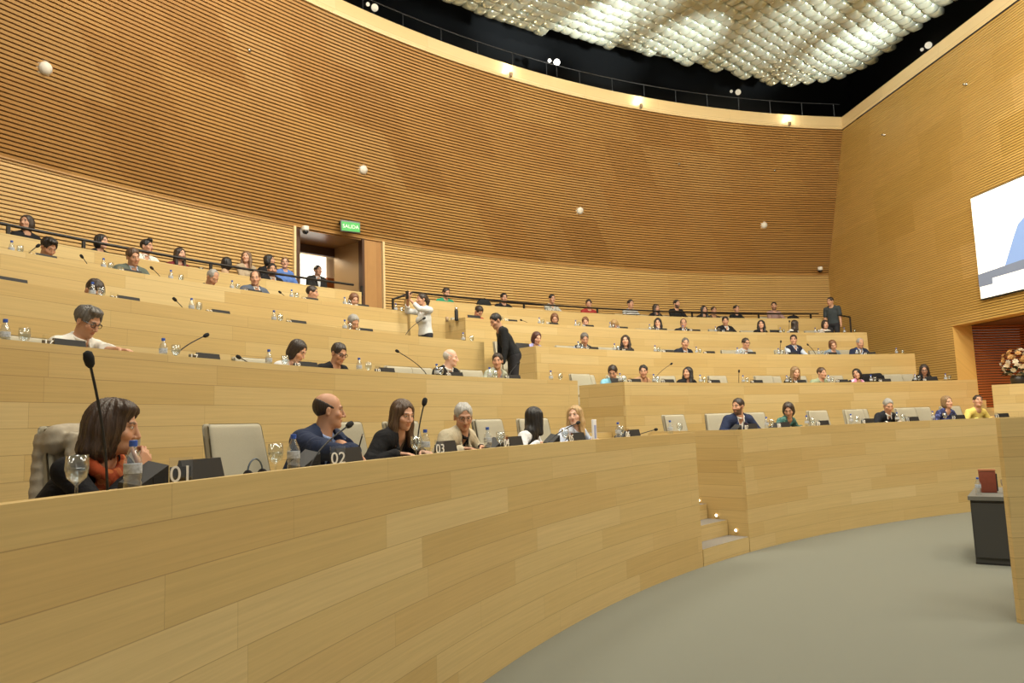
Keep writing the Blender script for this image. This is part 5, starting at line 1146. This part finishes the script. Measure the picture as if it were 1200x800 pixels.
# papers
def paper(row, px, who, dr=.3, size=(.21, .297), tilt=0.):
    R = RZ[row][0] + dr; c = at_row(px, R, zc(row)); th = polar(c)[1]; o = thing('paper_sheet', 'white paper sheet ' + who, 'paper', c + Vector((0, 0, .001)), rad(th - 90) + .2)
    m = MB(); n = 8; a, b_ = size[0] / 2, size[1] / 2
    for i in range(n):
        y0, y1 = -b_ + 2 * b_ * i / n, -b_ + 2 * b_ * (i + 1) / n; zf = lambda y: tilt * ((y + b_) / (2 * b_)) ** 2
        m.quad([(-a, y0, zf(y0)), (a, y0, zf(y0)), (a, y1, zf(y1)), (-a, y1, zf(y1))])
    m.build('sheet', plain('paper', (.78, .77, .72), .7), o)
paper(2, 172, 'under the hand of the man in white shirt', .25, (.3, .3), .03); paper(4, 415, 'before the bowed auburn head', .3, (.21, .297), .16); paper(4, 931, 'before the woman seen from behind', .3, (.3, .21), .06); paper(4, 974, 'before the last woman of the fourth row', .3, (.21, .297), .18); paper(2, 588, 'before the grey-green cardigan', .25, (.21, .297), .06)
p_ = on_R(698, 502, RZ[1][0] + .35); p_ = at_row(697, RZ[1][0] + .3, zc(1)); o = thing('folder', 'white and blue folder standing beside the blond woman', 'folder', p_, rad(polar(p_)[1] - 90) + .3)
rbox('cover', (.17, .02, .24), .004, plain('folder_white', (.70, .73, .80), .5), o, (0, 0, .12)); m = MB(); m.box((.0, -.0105, .11), (.10, .002, .14)); m.build('blue_print', plain('folder_blue', (.25, .32, .62), .5, noise=.3, nscale=30), o)
o = thing('vacuum_flask', 'slim black flask standing on the corner of the fourth-row desk', 'flask', at_row(535, RZ[4][0] + .22, zc(4))); m = MB(); m.lathe([(.034, 0), (.036, .01), (.036, .20), (.03, .215)], n=18); m.build('body', M_dark, o, True); m = MB(); m.lathe([(.028, .214), (.028, .255), (.022, .26)], n=18); m.build('lid', M_chrome, o, True)
o = thing('paper_cup', 'small tan cup at the end of the fourth-row desk, beside the flask', 'cup', at_row(524, RZ[4][0] + .42, zc(4))); m = MB(); m.lathe([(.026, 0), (.036, .095), (.034, .095), (.024, .004)], n=18); m.build('cup', plain('cup_tan', (.42, .30, .17), .6), o, True)
# ------------------------------------------------------------------ coats, bags, flowers, cabinet top
def drape(name, label, cat, c, rz, mat, w_=.62, drop=.55, back=.5, hb=.96, puff=.018, quilt=True):
    """garment over a chair back: a padded sheet folded over the top edge"""
    o = thing(name, label, cat, c, rz); f = Field(.010)
    rows = 24
    for i in range(rows):
        t = i / (rows - 1); z = hb + .03 - t * drop; ww = w_ / 2 * (.72 + .38 * t)
        f.cone((-ww, -.40 - .02 * t + .10 * t, z), (ww, -.40 + .10 * t, z), puff, puff, .02 if not quilt else .012)
        f.cone((-ww * .92, -.205 + .03 * t, z), (ww * .92, -.205 + .03 * t, z), puff, puff, .012)
        if i < 3: f.cone((-ww * .92, -.40, z), (-ww * .92, -.20, z), puff, puff, .02); f.cone((ww * .92, -.40, z), (ww * .92, -.20, z), puff, puff, .02); f.cone((-ww * .9, -.30, z + .02), (ww * .9, -.30, z + .0), .06, .06, .02)
        f.cone((-ww * .9, -.30 + .12 * t, z), (ww * .8, -.30 + .12 * t, z), puff * .8, puff * .8, .02 if not quilt else .012)
    for s_ in (-1, 1): f.cone((s_ * w_ * .36, -.36, hb + .02), (s_ * w_ * .50, -.30, hb - drop * 1.0), .038, .034, .02)
    for s_ in (-1, 1): f.cone((s_ * w_ * .30, -.33, hb), (s_ * w_ * .40, -.24, hb - drop * 1.0), .042, .04, .02)
    if quilt: f.cut(lambda D, X, Y, Z: D + .0045 * np.abs(np.sin((Z + .35 * np.abs(X)) * math.pi / .055)))
    f.mesh('shell', mat, o)
    f = Field(.010); f.cone((-.12, -.38, hb + .045), (.12, -.38, hb + .045), .03, .03, .02); f.mesh('collar', mat, o); return o
for c_ in bpy.data.objects:
    if c_.get('label', '').startswith('cream chair with a coat over'): drape('quilted_coat', 'beige quilted coat hung over the chair of the woman in the orange scarf', 'coat', c_.location, c_.rotation_euler[2], plain('quilted_beige', (.36, .31, .23), .75, noise=.12, nscale=30, bump=.3))
    if c_.get('label', '').startswith('cream chair with a black jacket'): drape('black_jacket', 'black jacket hung over a chair between the pink scarf and the row end', 'jacket', c_.location, c_.rotation_euler[2], cloth_mat(BLK), .8, .45, quilt=False)
def lump(name, label, cat, c, rz, size, mat, part='shell'):
    o = thing(name, label, cat, c, rz); f = Field(.012); sx, sy, sz = size
    f.cone((-sx * .32, 0, sz * .35), (sx * .32, 0, sz * .35), sz * .36, sz * .36, .05); f.cone((-sx * .2, 0, sz * .6), (sx * .2, 0, sz * .62), sz * .34, sz * .34, .05); f.ell((0, 0, sz * .2), (sx * .5, sy * .5, sz * .22), .03)
    f.mesh(part, mat, o); f = Field(.008); f.cone((-sx * .18, -sy * .2, sz * .85), (0, -sy * .2, sz * .98), .014, .014, .01); f.cone((0, -sy * .2, sz * .98), (sx * .18, -sy * .2, sz * .85), .014, .014, .01); f.mesh('strap', mat, o); return o
p_ = on_R(567, 357, RZ[5][0] + .12); lump('backpack', 'dark rounded backpack resting on the gallery parapet beside the man in black t-shirt', 'bag', (p_.x, p_.y, RZ[5][1] - .01 - .03), rad(polar(p_)[1] - 90), (.36, .16, .22), cloth_mat((.015, .017, .018)))
p_ = on_R(929, 368, RZ[5][0] + .12); lump('jacket_bundle', 'folded black jacket lying on the gallery parapet beside the mauve top', 'jacket', (p_.x, p_.y, RZ[5][1] - .05), rad(polar(p_)[1] - 90), (.42, .16, .16), cloth_mat(BLK))
# cabinet top
put(bot0, cabp(.085, .16), 0, 'water bottle with blue cap on the charcoal cabinet', 'water bottles on the desks'); put(gob0, cabp(.335, .42), 0, 'stemmed water glass on the charcoal cabinet', 'water glasses on the desks')
o = thing('tray', 'small silver tray and cloth on the charcoal cabinet behind the glass', 'tray', cabp(.43, .50)); m = MB(); m.lathe([(.09, 0), (.11, .012), (.105, .014), (.085, .004)], n=24); m.build('dish', M_chrome, o, True); f = Field(.006); f.ell((0, 0, .03), (.06, .05, .03), .01); f.ell((.03, .01, .045), (.03, .03, .02), .01); f.mesh('napkin', plain('napkin', (.55, .58, .62), .7), o)
# flower arrangement on the dais desk
p_ = on_y(1197, 447, 15.0); o = thing('flower_arrangement', 'round arrangement of tan and cream flowers on the maple desk by the orange corridor', 'flowers', (p_.x, p_.y + .05, pb.z - .04))
m = MB(); m.lathe([(.10, 0), (.15, .05), (.16, .16), (.12, .22)], n=20); m.build('bowl', plain('dark_bowl', (.03, .022, .015), .4), o, True)
rng = random.Random(5)
for i in range(44):
    a = i * 2.399; zz = 1 - 2 * (i + .5) / 44; rr = math.sqrt(1 - zz * zz); q_ = Vector((rr * math.cos(a), rr * math.sin(a), zz)) * .27 + Vector((0, 0, .46))
    m = MB()
    for l in range(3):
        for k in range(7):
            an = k * 2 * math.pi / 7 + l * .4; r_ = .062 - l * .016; h_ = .012 + l * .014
            c_ = (math.cos(an) * r_, math.sin(an) * r_, h_); m.quad([(0, 0, l * .01), (math.cos(an - .4) * r_ * .7, math.sin(an - .4) * r_ * .7, h_ * .7), c_, (math.cos(an + .4) * r_ * .7, math.sin(an + .4) * r_ * .7, h_ * .7)])
    col = [plain('petal_cream', (.78, .62, .40), .7), plain('petal_tan', (.55, .30, .10), .7), plain('petal_pale', (.80, .70, .52), .7)][(0 if zz < .1 else 1) if rng.random() < .75 else 2]
    b_ = m.build('blossom', col, o, False, q_); b_.rotation_euler = face_rot((q_ - Vector((0, 0, .46))).normalized())
m = MB()
for i in range(30):
    a = rng.random() * 6.28; v_ = Vector((math.cos(a), math.sin(a), rng.uniform(-.5, .3))).normalized(); s_ = Vector((-v_.y, v_.x, 0)).normalized() * .04; b_ = Vector((0, 0, .3)) + v_ * .08; e_ = Vector((0, 0, .32)) + v_ * .34; mm = (b_ + e_) / 2 + Vector((0, 0, .03)); m.quad([b_, mm - s_, e_, mm + s_])
m.build('leaves', plain('leaf_dark', (.03, .035, .012), .6), o)
